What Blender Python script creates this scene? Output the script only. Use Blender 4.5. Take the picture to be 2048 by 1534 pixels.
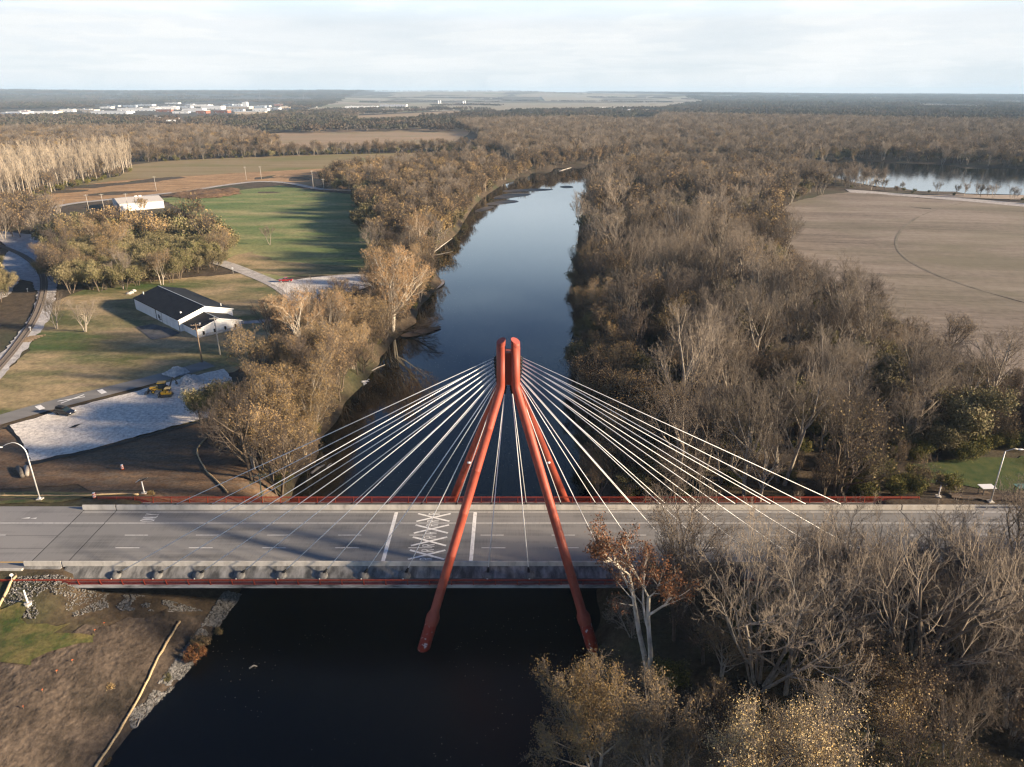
import bpy, math, random, time
import numpy as np
from mathutils import Vector, Matrix, geometry
from math import radians, sin, cos, pi, sqrt
T0 = time.time()
for o in list(bpy.data.objects): bpy.data.objects.remove(o, do_unlink=True)
SC = bpy.context.scene
COL = SC.collection
# World axes: X along the bridge (right), Y up the river, Z up; river surface z = 0, tower at the origin.
ROAD = 8.0            # bridge carriageway level
LAND = 5.0            # flood plain level

# ---------------------------------------------------------------- camera
cam = bpy.data.cameras.new('camera'); cam_o = bpy.data.objects.new('camera', cam); COL.objects.link(cam_o)
cam.sensor_width = 36.0; cam.lens = 24.98; cam.clip_start = 0.5; cam.clip_end = 60000
CAM = (0.55, -98.1, 75.0)
cam_o.location = CAM; cam_o.rotation_euler = (radians(90 - 22.24), 0, 0)
SC.camera = cam_o

# ---------------------------------------------------------------- world and sun
SUN_EL = 15.5
SUN_DIR = Vector((0.98, -0.2, 0)).normalized() * cos(radians(SUN_EL)) + Vector((0, 0, sin(radians(SUN_EL))))
wd = bpy.data.worlds.new('World'); SC.world = wd; wd.use_nodes = True
nt = wd.node_tree; nt.nodes.clear()
def wn(t, **k):
    n = nt.nodes.new(t)
    for a, b in k.items(): setattr(n, a, b)
    return n
out = wn('ShaderNodeOutputWorld'); bg = wn('ShaderNodeBackground'); bg.inputs['Strength'].default_value = 0.1
sky = wn('ShaderNodeTexSky', sky_type='NISHITA', sun_disc=False, sun_elevation=radians(SUN_EL), sun_rotation=math.atan2(SUN_DIR.x, SUN_DIR.y))
sky.altitude = 200; sky.air_density = 1.0; sky.dust_density = 0.6; sky.ozone_density = 2.0
tc = wn('ShaderNodeTexCoord'); sep = wn('ShaderNodeSeparateXYZ'); nt.links.new(tc.outputs['Generated'], sep.inputs[0])
# thin cloud sheet at constant height: direction divided by its height gives the cloud plane
mx = wn('ShaderNodeMath', operation='MAXIMUM'); mx.inputs[1].default_value = 0.02; nt.links.new(sep.outputs['Z'], mx.inputs[0])
ad = wn('ShaderNodeMath', operation='ADD'); ad.inputs[1].default_value = 0.06; nt.links.new(mx.outputs[0], ad.inputs[0])
dv = wn('ShaderNodeVectorMath', operation='DIVIDE'); nt.links.new(tc.outputs['Generated'], dv.inputs[0]); nt.links.new(ad.outputs[0], dv.inputs[1])
nz = wn('ShaderNodeTexNoise'); nz.inputs['Scale'].default_value = 0.62; nz.inputs['Detail'].default_value = 6; nz.inputs['Roughness'].default_value = 0.55
nt.links.new(dv.outputs[0], nz.inputs['Vector'])
cr = wn('ShaderNodeValToRGB'); cr.color_ramp.elements[0].position = 0.5; cr.color_ramp.elements[1].position = 0.72
nt.links.new(nz.outputs['Fac'], cr.inputs[0])
# haze veil: full near the horizon, thinning with height
vr = wn('ShaderNodeMapRange', interpolation_type='SMOOTHSTEP'); vr.inputs['From Min'].default_value = 0.17; vr.inputs['From Max'].default_value = 0.36
vr.inputs['To Min'].default_value = 0.93; vr.inputs['To Max'].default_value = 0.0; nt.links.new(sep.outputs['Z'], vr.inputs['Value'])
cm = wn('ShaderNodeMath', operation='MULTIPLY'); cm.inputs[1].default_value = 0.32; nt.links.new(cr.outputs[0], cm.inputs[0])
va = wn('ShaderNodeMath', operation='ADD', use_clamp=True); nt.links.new(vr.outputs[0], va.inputs[0]); nt.links.new(cm.outputs[0], va.inputs[1])
# cloud colour varies a little between bright and grey-blue
nz2 = wn('ShaderNodeTexNoise'); nz2.inputs['Scale'].default_value = 0.35; nz2.inputs['Detail'].default_value = 8; nz2.inputs['Roughness'].default_value = 0.6
nt.links.new(dv.outputs[0], nz2.inputs['Vector'])
c2 = wn('ShaderNodeValToRGB'); c2.color_ramp.elements[0].position = 0.36; c2.color_ramp.elements[1].position = 0.62
c2.color_ramp.elements[0].color = (2.95, 3.15, 3.25, 1); c2.color_ramp.elements[1].color = (3.5, 3.56, 3.55, 1)
nt.links.new(nz2.outputs['Fac'], c2.inputs[0])
dk = wn('ShaderNodeVectorMath', operation='MULTIPLY'); dk.inputs[1].default_value = (0.12, 0.29, 0.57)
nt.links.new(sky.outputs[0], dk.inputs[0])
zr = wn('ShaderNodeMapRange'); zr.inputs['From Min'].default_value = 0.3; zr.inputs['From Max'].default_value = 0.7; zr.inputs['To Min'].default_value = 1.0; zr.inputs['To Max'].default_value = 0.5
nt.links.new(sep.outputs['Z'], zr.inputs['Value'])
dz_ = wn('ShaderNodeVectorMath', operation='SCALE'); nt.links.new(dk.outputs[0], dz_.inputs[0]); nt.links.new(zr.outputs[0], dz_.inputs['Scale'])
mixc = wn('ShaderNodeMix', data_type='RGBA'); nt.links.new(va.outputs[0], mixc.inputs[0])
vb = wn('ShaderNodeValToRGB'); ve = vb.color_ramp.elements; ve[0].position = 0.08; ve[0].color = (1, 1, 1, 1); ve[1].position = 0.36; ve[1].color = (0.85, 1.2, 1.55, 1)
e_ = ve.new(0.15); e_.color = (1.42, 1.58, 1.70, 1); e_ = ve.new(0.23); e_.color = (1.2, 1.48, 1.72, 1)
nt.links.new(sep.outputs['Z'], vb.inputs[0])
vc = wn('ShaderNodeVectorMath', operation='MULTIPLY'); nt.links.new(c2.outputs[0], vc.inputs[0]); nt.links.new(vb.outputs[0], vc.inputs[1])
nt.links.new(dz_.outputs[0], mixc.inputs[6]); nt.links.new(vc.outputs[0], mixc.inputs[7])
nt.links.new(mixc.outputs[2], bg.inputs['Color']); nt.links.new(bg.outputs[0], out.inputs['Surface'])
sun = bpy.data.lights.new('sun', 'SUN'); sun.energy = 5.0; sun.angle = radians(3.0); sun.color = (1.0, 0.80, 0.57)
sun_o = bpy.data.objects.new('sun', sun); COL.objects.link(sun_o); sun_o.location = SUN_DIR * 300
sun_o.rotation_euler = SUN_DIR.to_track_quat('Z', 'Y').to_euler()

# ---------------------------------------------------------------- exposure and render settings
vs = SC.view_settings; vs.view_transform = 'Standard'; vs.look = 'None'; vs.exposure = 1.5; vs.gamma = 1.0; vs.use_curve_mapping = False
SC.render.engine = 'CYCLES'
cy = SC.cycles
cy.use_denoising = True; cy.denoiser = 'OPENIMAGEDENOISE'; cy.denoising_input_passes = 'RGB_ALBEDO_NORMAL'; cy.denoising_prefilter = 'FAST'
cy.max_bounces = 6; cy.diffuse_bounces = 2; cy.glossy_bounces = 2; cy.transmission_bounces = 2; cy.transparent_max_bounces = 4; cy.volume_bounces = 0
cy.use_adaptive_sampling = True; cy.adaptive_threshold = 0.01; cy.sample_clamp_indirect = 4
cy.caustics_reflective = False; cy.caustics_refractive = False
cy.pixel_filter_type = 'BLACKMAN_HARRIS'; cy.filter_width = 1.3

# ---------------------------------------------------------------- helpers: materials
MATS = {}
def mat(name, c1, c2=None, scale=1.0, rough=0.85, p=(0.35, 0.65), detail=5, bump=0.0, bscale=None, spec=0.3, metal=0.0, vary=0.0,
        stretch=None, c3=None, s3=0.3, p3=(0.45, 0.6), coord='Object', hue=None, fine=0.0, famp=0.35):
    """Principled material: base colour mixed from one or two noise fields, optional bump, optional per-object variation."""
    if name in MATS: return MATS[name]
    m = bpy.data.materials.new(name); m.use_nodes = True; t = m.node_tree; b = t.nodes['Principled BSDF']
    N, L = t.nodes.new, t.links.new
    b.inputs['Roughness'].default_value = rough; b.inputs['Metallic'].default_value = metal
    b.inputs['Specular IOR Level'].default_value = spec
    b.inputs['Base Color'].default_value = (*c1, 1)
    if c2 is not None or bump:
        co = N('ShaderNodeTexCoord'); vec = co.outputs[coord]
        if stretch:
            mp = N('ShaderNodeMapping'); mp.inputs['Scale'].default_value = stretch[:3]
            if len(stretch) > 3: mp.inputs['Rotation'].default_value = (0, 0, stretch[3])
            L(vec, mp.inputs['Vector']); vec = mp.outputs[0]
    last = None
    if c2 is not None:
        n = N('ShaderNodeTexNoise'); n.inputs['Scale'].default_value = scale; n.inputs['Detail'].default_value = detail; n.inputs['Roughness'].default_value = 0.62
        L(vec, n.inputs['Vector'])
        r = N('ShaderNodeValToRGB'); r.color_ramp.elements[0].position = p[0]; r.color_ramp.elements[1].position = p[1]
        r.color_ramp.elements[0].color = (*c1, 1); r.color_ramp.elements[1].color = (*c2, 1); L(n.outputs['Fac'], r.inputs[0]); last = r.outputs[0]
    if c3 is not None:
        n3 = N('ShaderNodeTexNoise'); n3.inputs['Scale'].default_value = s3; n3.inputs['Detail'].default_value = 6; n3.inputs['Roughness'].default_value = 0.6
        L(vec, n3.inputs['Vector'])
        r3 = N('ShaderNodeMapRange'); r3.inputs['From Min'].default_value = p3[0]; r3.inputs['From Max'].default_value = p3[1]; L(n3.outputs['Fac'], r3.inputs['Value'])
        mm = N('ShaderNodeMix'); mm.data_type = 'RGBA'; L(r3.outputs[0], mm.inputs[0]); L(last, mm.inputs[6]); mm.inputs[7].default_value = (*c3, 1); last = mm.outputs[2]
    if fine:
        nf = N('ShaderNodeTexNoise'); nf.inputs['Scale'].default_value = fine; nf.inputs['Detail'].default_value = 4; nf.inputs['Roughness'].default_value = 0.7; L(co.outputs[coord], nf.inputs['Vector'])
        fr_ = N('ShaderNodeMapRange'); fr_.inputs['From Min'].default_value = 0.3; fr_.inputs['From Max'].default_value = 0.7; fr_.inputs['To Min'].default_value = 1 - famp; fr_.inputs['To Max'].default_value = 1 + famp; L(nf.outputs['Fac'], fr_.inputs['Value'])
        fs = N('ShaderNodeVectorMath'); fs.operation = 'SCALE'; L(last, fs.inputs[0]); L(fr_.outputs[0], fs.inputs['Scale']); last = fs.outputs[0]
    if vary or hue:
        oi = N('ShaderNodeObjectInfo')
        if hue:
            hm = N('ShaderNodeMix'); hm.data_type = 'RGBA'; hm.blend_type = 'MULTIPLY'
            ml = N('ShaderNodeMath'); ml.operation = 'MULTIPLY'; ml.inputs[1].default_value = 7.31
            fr = N('ShaderNodeMath'); fr.operation = 'FRACT'; L(oi.outputs['Random'], ml.inputs[0]); L(ml.outputs[0], fr.inputs[0]); L(fr.outputs[0], hm.inputs[0])
            if last is None: hm.inputs[6].default_value = (*c1, 1)
            else: L(last, hm.inputs[6])
            hm.inputs[7].default_value = (*hue, 1); last = hm.outputs[2]
        if vary:
            mr = N('ShaderNodeMapRange'); mr.inputs['To Min'].default_value = 1 - vary; mr.inputs['To Max'].default_value = 1 + vary
            L(oi.outputs['Random'], mr.inputs['Value'])
            vm = N('ShaderNodeVectorMath'); vm.operation = 'SCALE'
            if last is None: vm.inputs[0].default_value = c1
            else: L(last, vm.inputs[0])
            L(mr.outputs[0], vm.inputs['Scale']); last = vm.outputs[0]
    if last is not None: L(last, b.inputs['Base Color'])
    if bump:
        nb = N('ShaderNodeTexNoise'); nb.inputs['Scale'].default_value = bscale or scale * 4; nb.inputs['Detail'].default_value = 5; L(vec, nb.inputs['Vector'])
        bp = N('ShaderNodeBump'); bp.inputs['Strength'].default_value = 0.8; bp.inputs['Distance'].default_value = bump; L(nb.outputs['Fac'], bp.inputs['Height']); L(bp.outputs[0], b.inputs['Normal'])
    MATS[name] = m
    return m

NTH = ['first', 'second', 'third', 'fourth', 'fifth', 'sixth', 'seventh', 'eighth', 'ninth', 'tenth', 'eleventh', 'twelfth', 'thirteenth', 'fourteenth', 'fifteenth', 'sixteenth', 'seventeenth', 'eighteenth', 'nineteenth', 'twentieth'] + ['twenty-' + w for w in ('first', 'second', 'third', 'fourth', 'fifth', 'sixth', 'seventh', 'eighth', 'ninth')] + ['thirtieth']
# ---------------------------------------------------------------- helpers: objects and meshes
def tag(o, label=None, cat=None, group=None, kind=None):
    if label: o['label'] = label
    if cat: o['category'] = cat
    if group: o['group'] = group
    if kind: o['kind'] = kind
    return o
def empty(name, loc=(0, 0, 0), rz=0.0, label=None, cat=None, group=None, kind=None):
    o = bpy.data.objects.new(name, None); COL.objects.link(o); o.location = loc; o.rotation_euler = (0, 0, rz); o.empty_display_size = 0.3
    return tag(o, label, cat, group, kind)
def link(name, me, parent=None, loc=(0, 0, 0), rz=0.0, **k):
    o = bpy.data.objects.new(name, me); COL.objects.link(o); o.location = loc; o.rotation_euler = (0, 0, rz)
    if parent is not None: o.parent = parent
    return tag(o, **k)
def np_mesh(name, co, faces, mats, midx=None, smooth=False):
    """co (n,3); faces list of (m,k) integer arrays; midx list of material indices, one per face array."""
    me = bpy.data.meshes.new(name)
    co = np.asarray(co, np.float32); me.vertices.add(len(co)); me.vertices.foreach_set('co', co.ravel())
    faces = [np.asarray(f, np.int32) for f in faces]
    nl = sum(f.size for f in faces); npoly = sum(len(f) for f in faces)
    me.loops.add(nl); me.loops.foreach_set('vertex_index', np.concatenate([f.ravel() for f in faces]))
    st = np.concatenate([np.full(len(f), f.shape[1], np.int32) for f in faces]); ls = np.concatenate([[0], np.cumsum(st)[:-1]]).astype(np.int32)
    me.polygons.add(npoly); me.polygons.foreach_set('loop_start', ls)
    if midx is not None: me.polygons.foreach_set('material_index', np.concatenate([np.full(len(f), i, np.int32) for f, i in zip(faces, midx)]))
    if smooth: me.polygons.foreach_set('use_smooth', np.ones(npoly, bool))
    for m in mats: me.materials.append(m)
    me.update(calc_edges=True); me.validate()
    return me
class MB:
    """collects simple solids and links them as ONE mesh object"""
    def __init__(s): s.v = []; s.f = []; s.m = []
    def add(s, v, f, mi=0):
        n = len(s.v); s.v += [tuple(a) for a in v]; s.f += [tuple(i + n for i in q) for q in f]; s.m += [mi] * len(f); return s
    def box(s, x0, x1, y0, y1, z0, z1, mi=0, M=None):
        v = [(x0, y0, z0), (x1, y0, z0), (x1, y1, z0), (x0, y1, z0), (x0, y0, z1), (x1, y0, z1), (x1, y1, z1), (x0, y1, z1)]
        if M is not None: v = [M @ Vector(a) for a in v]
        return s.add(v, [(3, 2, 1, 0), (4, 5, 6, 7), (0, 1, 5, 4), (1, 2, 6, 5), (2, 3, 7, 6), (3, 0, 4, 7)], mi)
    def tube(s, pts, rad, n=8, mi=0, cap=True):
        pts = [Vector(p) for p in pts]; k = len(pts); rad = list(rad) if hasattr(rad, '__len__') else [rad] * k; v = []
        u = None
        for i, p in enumerate(pts):
            d = (pts[min(i + 1, k - 1)] - pts[max(i - 1, 0)]).normalized()
            if u is None: u = d.cross(Vector((0, 0, 1)) if abs(d.z) < 0.9 else Vector((1, 0, 0))).normalized()
            u = (u - d * u.dot(d)).normalized(); w = d.cross(u)
            v += [p + (u * cos(2 * pi * j / n) + w * sin(2 * pi * j / n)) * rad[i] for j in range(n)]
        f = [(i * n + j, i * n + (j + 1) % n, (i + 1) * n + (j + 1) % n, (i + 1) * n + j) for i in range(k - 1) for j in range(n)]
        if cap: f += [tuple(reversed(range(n))), tuple((k - 1) * n + j for j in range(n))]
        return s.add(v, f, mi)
    def prism(s, prof, x0, x1, axis='x', mi=0, M=None):
        """closed profile extruded along an axis; prof of (a, z): a is y for axis x, x for axis y"""
        n = len(prof)
        mk = (lambda t, a, z: (t, a, z)) if axis == 'x' else (lambda t, a, z: (a, t, z))
        v = [mk(x0, a, z) for a, z in prof] + [mk(x1, a, z) for a, z in prof]
        if M is not None: v = [M @ Vector(a) for a in v]
        f = [(j, (j + 1) % n, n + (j + 1) % n, n + j) for j in range(n)] + [tuple(reversed(range(n))), tuple(n + j for j in range(n))]
        return s.add(v, f, mi)
    def blob(s, c, r, mi=0, n=8, m=5, rng=None, zmin=-1.0):
        c = Vector(c); v = []; f = []
        for i in range(m + 1):
            t = max(zmin, cos(pi * i / m)); q = sqrt(max(0, 1 - t * t))
            for j in range(n):
                k = 1 + (rng.uniform(-.18, .18) if rng else 0)
                v.append((c.x + r[0] * q * k * cos(2 * pi * j / n), c.y + r[1] * q * k * sin(2 * pi * j / n), c.z + r[2] * t * k))
        f = [(i * n + j, (i + 1) * n + j, (i + 1) * n + (j + 1) % n, i * n + (j + 1) % n) for i in range(m) for j in range(n)]
        return s.add(v, f, mi)
    def mesh(s, name, mats, smooth=False):
        me = bpy.data.meshes.new(name); me.from_pydata([tuple(a) for a in s.v], [], s.f)
        for m in (mats if isinstance(mats, (list, tuple)) else [mats]): me.materials.append(m)
        if any(s.m): me.polygons.foreach_set('material_index', s.m)
        if smooth: me.polygons.foreach_set('use_smooth', [True] * len(s.f))
        me.update(); return me
    def obj(s, name, mats, parent=None, loc=(0, 0, 0), rz=0.0, smooth=False, **k):
        return link(name, s.mesh(name, mats, smooth), parent, loc, rz, **k)
def bevel(o, w=0.03, seg=1):
    b = o.modifiers.new('bevel', 'BEVEL'); b.width = w; b.segments = seg; b.limit_method = 'ANGLE'; return o
def inpoly(P, X, Y):
    """even-odd point-in-polygon for arrays"""
    P = np.asarray(P, float); r = np.zeros(np.shape(X), bool); j = len(P) - 1
    for i in range(len(P)):
        xi, yi = P[i]; xj, yj = P[j]
        c = ((yi > Y) != (yj > Y)) & (X < (xj - xi) * (Y - yi) / ((yj - yi) if yj != yi else 1e-9) + xi); r ^= c; j = i
    return r
def sdist(P, X, Y, closed=True):
    """signed distance to polygon, negative inside"""
    P = np.asarray(P, float); d = np.full(np.shape(X), 1e18)
    if np.size(X) <= 40:
        A = P if closed else P[:-1]; B = np.roll(P, -1, 0) if closed else P[1:]; E = B - A; x = np.ravel(X)[:, None]; y = np.ravel(Y)[:, None]
        t = np.clip(((x - A[:, 0]) * E[:, 0] + (y - A[:, 1]) * E[:, 1]) / np.maximum((E ** 2).sum(1), 1e-9), 0, 1)
        d = np.sqrt(((x - A[:, 0] - t * E[:, 0]) ** 2 + (y - A[:, 1] - t * E[:, 1]) ** 2).min(1)).reshape(np.shape(X))
        if not closed: return d
        c = ((A[:, 1] > y) != (B[:, 1] > y)) & (x < E[:, 0] * (y - A[:, 1]) / np.where(E[:, 1] == 0, 1e-9, E[:, 1]) + A[:, 0])
        return np.where((c.sum(1) % 2 == 1).reshape(np.shape(X)), -d, d)
    for i in range(len(P) if closed else len(P) - 1):
        a = P[i]; b = P[(i + 1) % len(P)]; e = b - a; L2 = max(e @ e, 1e-9)
        t = np.clip(((X - a[0]) * e[0] + (Y - a[1]) * e[1]) / L2, 0, 1)
        d = np.minimum(d, (X - a[0] - t * e[0]) ** 2 + (Y - a[1] - t * e[1]) ** 2)
    d = np.sqrt(d)
    return np.where(inpoly(P, X, Y), -d, d) if closed else d
def smooth01(t):
    t = np.clip(t, 0, 1); return t * t * (3 - 2 * t)
def chaikin(P, n=2, closed=True):
    P = [np.array(p, float) for p in P]
    for _ in range(n):
        Q = []
        m = len(P)
        if not closed: Q.append(P[0])
        for i in range(m if closed else m - 1):
            a, b = P[i], P[(i + 1) % m]; Q += [a * .75 + b * .25, a * .25 + b * .75]
        if not closed: Q.append(P[-1])
        P = Q
    return [tuple(p) for p in P]
def rough_edge(P, step, amp, seed=0, closed=True):
    """resample a polygon and jitter it, so edges of grass, gravel and soil are ragged"""
    r = random.Random(seed); Q = []; m = len(P)
    for i in range(m if closed else m - 1):
        a, b = Vector(P[i]), Vector(P[(i + 1) % m]); n = max(1, int((b - a).length / step))
        for k in range(n):
            q = a.lerp(b, k / n); Q.append((q.x + r.uniform(-amp, amp), q.y + r.uniform(-amp, amp)))
    if not closed: Q.append(tuple(P[-1]))
    return Q

# ================================================================ SETTING: terrain, water, fields, roads
RIVER = [(-48.7,-36.5),(-47.4,-28.4),(-45.3,-22.8),(-44.5,-16.1),(-44,-9.6),(-43.4,-4.9),(-44.2,25.9),(-43.6,47.9),(-43,71.2),(-40.5,89.1),(-39.9,106.4),(-37.1,129.3),(-33.1,140.5),(-34.3,159.1),(-28.5,199.4),(-35.1,217.7),(-39.2,267.3),(-31.1,312.3),(-29.1,376.8),(-24.8,452.4),(0.6,602.7),(55.8,711.4),(132.2,785.5),(255.1,858)] \
      + [(236.4,785.5),(153.7,722.9),(108.5,653.3),(80.6,577.8),(57.3,452.4),(41.7,342.3),(32.1,243.6),(25.2,171.7),(20.7,113.2)] \
      + [(17, 74), (16, 20), (15, 0), (13, -20), (10, -40), (8, -62), (5, -260), (-82, -260), (-66, -75)]
LAKE = [(311.6,701.4),(375.6,750.2),(431.5,725.1),(517.6,647.6),(645.1,591.6),(491.4,420.1),(394.8,463.5),(341.2,469.4),(310,500.8),(298.2,558.6),(292.6,618.6)]
def ragged_bank(P):
    r = random.Random(12); Q = []
    for i in range(len(P)):
        a, b = Vector(P[i]), Vector(P[(i + 1) % len(P)]); n = max(1, int((b - a).length / 5)) if max(a.y, b.y) < 330 and min(a.y, b.y) > -90 else 1
        for k in range(n):
            q = a.lerp(b, k / n); j = 0.9 if n > 1 else 0; Q.append((q.x + r.uniform(-j, j), q.y + r.uniform(-j, j)))
    return Q
rv = chaikin(ragged_bank(RIVER), 1); lk = chaikin(LAKE, 2)
def vnoise(X, Y, s, seed):
    """smooth value noise"""
    rs = np.random.RandomState(seed); T = rs.rand(64, 64)
    x = X / s; y = Y / s; i = np.floor(x).astype(int); j = np.floor(y).astype(int); fx = smooth01(x - i); fy = smooth01(y - j)
    g = lambda a, b: T[a % 64, b % 64]
    return (g(i, j) * (1 - fx) + g(i + 1, j) * fx) * (1 - fy) + (g(i, j + 1) * (1 - fx) + g(i + 1, j + 1) * fx) * fy - 0.5
def ground_z(X, Y):
    X = np.asarray(X, float); Y = np.asarray(Y, float)
    d = sdist(rv, X, Y); dl = sdist(lk, X, Y)
    wdt = np.where((X < -30) & (Y < 10), 24.0, np.where(X > 0, 9.0, 11.0))
    t = np.clip(d / wdt, 0, 1)
    h = np.where(d < 0, np.maximum(-2.0, d * 0.6), LAND * (1 - (1 - t) ** 2.2))
    rough = np.clip((d - 4) / 20, 0, 1) * np.clip(1 - (np.hypot(X, Y) - 500) / 400, 0, 1)
    h = h + rough * (0.35 * vnoise(X, Y, 17, 3) + 0.5 * vnoise(X, Y, 43, 4))
    h = np.where(dl < 14, np.minimum(h, 1.0 + (LAND - 1.0) * smooth01((dl + 3) / 14)), h)
    # road embankment and abutment slopes
    side = np.maximum(0, np.abs(Y) - 11.8)
    emb = ROAD - 0.12 - 0.42 * side - 0.62 * np.maximum(0, 66.5 - np.abs(X))
    h = np.where(np.abs(X) > 40, np.maximum(h, emb), h)
    # low hills along the horizon, higher to the left and in the middle, and broad swells of the far country
    R = np.hypot(X, Y); az = np.degrees(np.arctan2(X, Y + 98))
    hill = np.interp(az, [-60, -40, -20, 0, 12, 25, 40, 60], [78, 78, 92, 88, 74, 42, 22, 15])
    h = h + np.where(R > 5000, smooth01((R - 6000) / 7000) * hill * (1 + 0.5 * vnoise(X, Y, 1900, 5)), 0)
    return h
def gz(x, y): return float(ground_z(np.array([x]), np.array([y]))[0])
def graded(lo, hi, step, far, k):
    a = list(np.arange(lo, hi + .01, step)); s = step
    while a[-1] < far: s *= k; a.append(a[-1] + s)
    s = step; b = []
    x = lo
    while x > -far: s *= k; x -= s; b.append(x)
    return np.array(b[::-1] + a)
gx = graded(-150, 130, 2.0, 17000, 1.14); gy = graded(-100, 260, 2.0, 17000, 1.12); gy = gy[gy > -700]
GX, GY = np.meshgrid(gx, gy); GZ = ground_z(GX, GY)
nx, ny = len(gx), len(gy)
idx = np.arange(nx * ny).reshape(ny, nx)
gf = np.stack([idx[:-1, :-1], idx[:-1, 1:], idx[1:, 1:], idx[1:, :-1]], -1).reshape(-1, 4)
m_floor = mat('woodland_floor', (0.040, 0.029, 0.019), (0.105, 0.076, 0.046), scale=0.35, p=(0.3, 0.7), c3=(0.050, 0.055, 0.022), s3=0.03, p3=(0.5, 0.68), bump=0.12, bscale=2.5, fine=1.2, famp=0.4, rough=0.95)
ground = link('ground', np_mesh('ground', np.stack([GX, GY, GZ], -1).reshape(-1, 3), [gf], [m_floor], smooth=True), kind='structure')

def sheet(name, poly, material, off=0.08, step=4.0, jag=0.0, jstep=2.0, seed=1, z=None, parent=None, kind='structure', **k):
    """a thin ground cover following the terrain"""
    if jag: poly = rough_edge(poly, jstep, jag, seed)
    P = [Vector(p) for p in poly]
    xs = [p[0] for p in poly]; ys = [p[1] for p in poly]
    X, Y = np.meshgrid(np.arange(min(xs), max(xs), step), np.arange(min(ys), max(ys), step)); X = X.ravel() + 0.37 * step; Y = Y.ravel() + 0.41 * step
    ins = (sdist(poly, X, Y) < -0.4 * step) if len(X) else np.zeros(0, bool)
    pts = P + [Vector((a, b)) for a, b in zip(X[ins], Y[ins])]
    n = len(P)
    v, e, f, *_ = geometry.delaunay_2d_cdt(pts, [(i, (i + 1) % n) for i in range(n)], [list(range(n))], 1, 1e-4)
    vx = np.array([a.x for a in v]); vy = np.array([a.y for a in v])
    vz = (ground_z(vx, vy) if z is None else np.full(len(vx), z)) + off
    me = bpy.data.meshes.new(name); me.from_pydata(np.stack([vx, vy, vz], -1).tolist(), [], [tuple(q) for q in f]); me.materials.append(material); me.update()
    if len(me.polygons) and me.polygons[0].normal.z < 0: me.flip_normals()
    me.polygons.foreach_set('use_smooth', [True] * len(me.polygons))
    return link(name, me, parent, kind=kind, **k)

# ---- water
def water_mat(name, col, ripple, dist, rough):
    m = bpy.data.materials.new(name); m.use_nodes = True; t = m.node_tree; b = t.nodes['Principled BSDF']
    b.inputs['Base Color'].default_value = (*col, 1); b.inputs['Roughness'].default_value = rough; b.inputs['IOR'].default_value = 1.33
    co = t.nodes.new('ShaderNodeTexCoord'); mp = t.nodes.new('ShaderNodeMapping'); mp.inputs['Scale'].default_value = (0.55, 1.0, 1)
    if name == 'river_water':       # broken by the current below the piers, glassy upstream
        sx_ = t.nodes.new('ShaderNodeSeparateXYZ'); t.links.new(co.outputs['Object'], sx_.inputs[0]); rr_ = t.nodes.new('ShaderNodeMapRange'); rr_.inputs['From Min'].default_value = -12; rr_.inputs['From Max'].default_value = 45; rr_.inputs['To Min'].default_value = .34; rr_.inputs['To Max'].default_value = rough
        t.links.new(sx_.outputs['Y'], rr_.inputs['Value']); t.links.new(rr_.outputs[0], b.inputs['Roughness'])
    n = t.nodes.new('ShaderNodeTexNoise'); n.inputs['Scale'].default_value = ripple; n.inputs['Detail'].default_value = 3
    bp = t.nodes.new('ShaderNodeBump'); bp.inputs['Distance'].default_value = dist; bp.inputs['Strength'].default_value = 0.5
    t.links.new(co.outputs['Object'], mp.inputs[0]); t.links.new(mp.outputs[0], n.inputs['Vector']); t.links.new(n.outputs['Fac'], bp.inputs['Height']); t.links.new(bp.outputs[0], b.inputs['Normal'])
    return m
m_water = water_mat('river_water', (0.0015, 0.0022, 0.0022), 0.9, 0.006, 0.015)
rvx = [(x * 1.0, y) for x, y in rv]
def flat(name, poly, z, material, **k):
    v, e, f, *_ = geometry.delaunay_2d_cdt([Vector(p) for p in poly], [(i, (i + 1) % len(poly)) for i in range(len(poly))], [list(range(len(poly)))], 1, 1e-4)
    me = bpy.data.meshes.new(name); me.from_pydata([(a.x, a.y, z) for a in v], [], [tuple(q) for q in f]); me.materials.append(material); me.update()
    if me.polygons[0].normal.z < 0: me.flip_normals()
    return link(name, me, **k)
big = np.array(rv); ctr = None
# widened slightly so that the water runs under the banks
def offset_poly(P, d):
    P = [Vector(p) for p in P]; n = len(P); A = sum(P[i].x * P[(i + 1) % n].y - P[(i + 1) % n].x * P[i].y for i in range(n)); s = 1 if A > 0 else -1; Q = []
    for i in range(n):
        a = (P[i] - P[i - 1]).normalized(); b = (P[(i + 1) % n] - P[i]).normalized(); t = (a + b)
        t = t.normalized() if t.length > 1e-6 else a
        Q.append((P[i].x + s * t.y * d, P[i].y - s * t.x * d))
    return Q
flat('river', offset_poly(rv, 2.2), 0.0, m_water, kind='structure')
flat('lake', offset_poly(lk, 3.0), 3.0, water_mat('lake_water', (0.004, 0.008, 0.011), 0.35, 0.05, 0.08), kind='structure')

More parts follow.
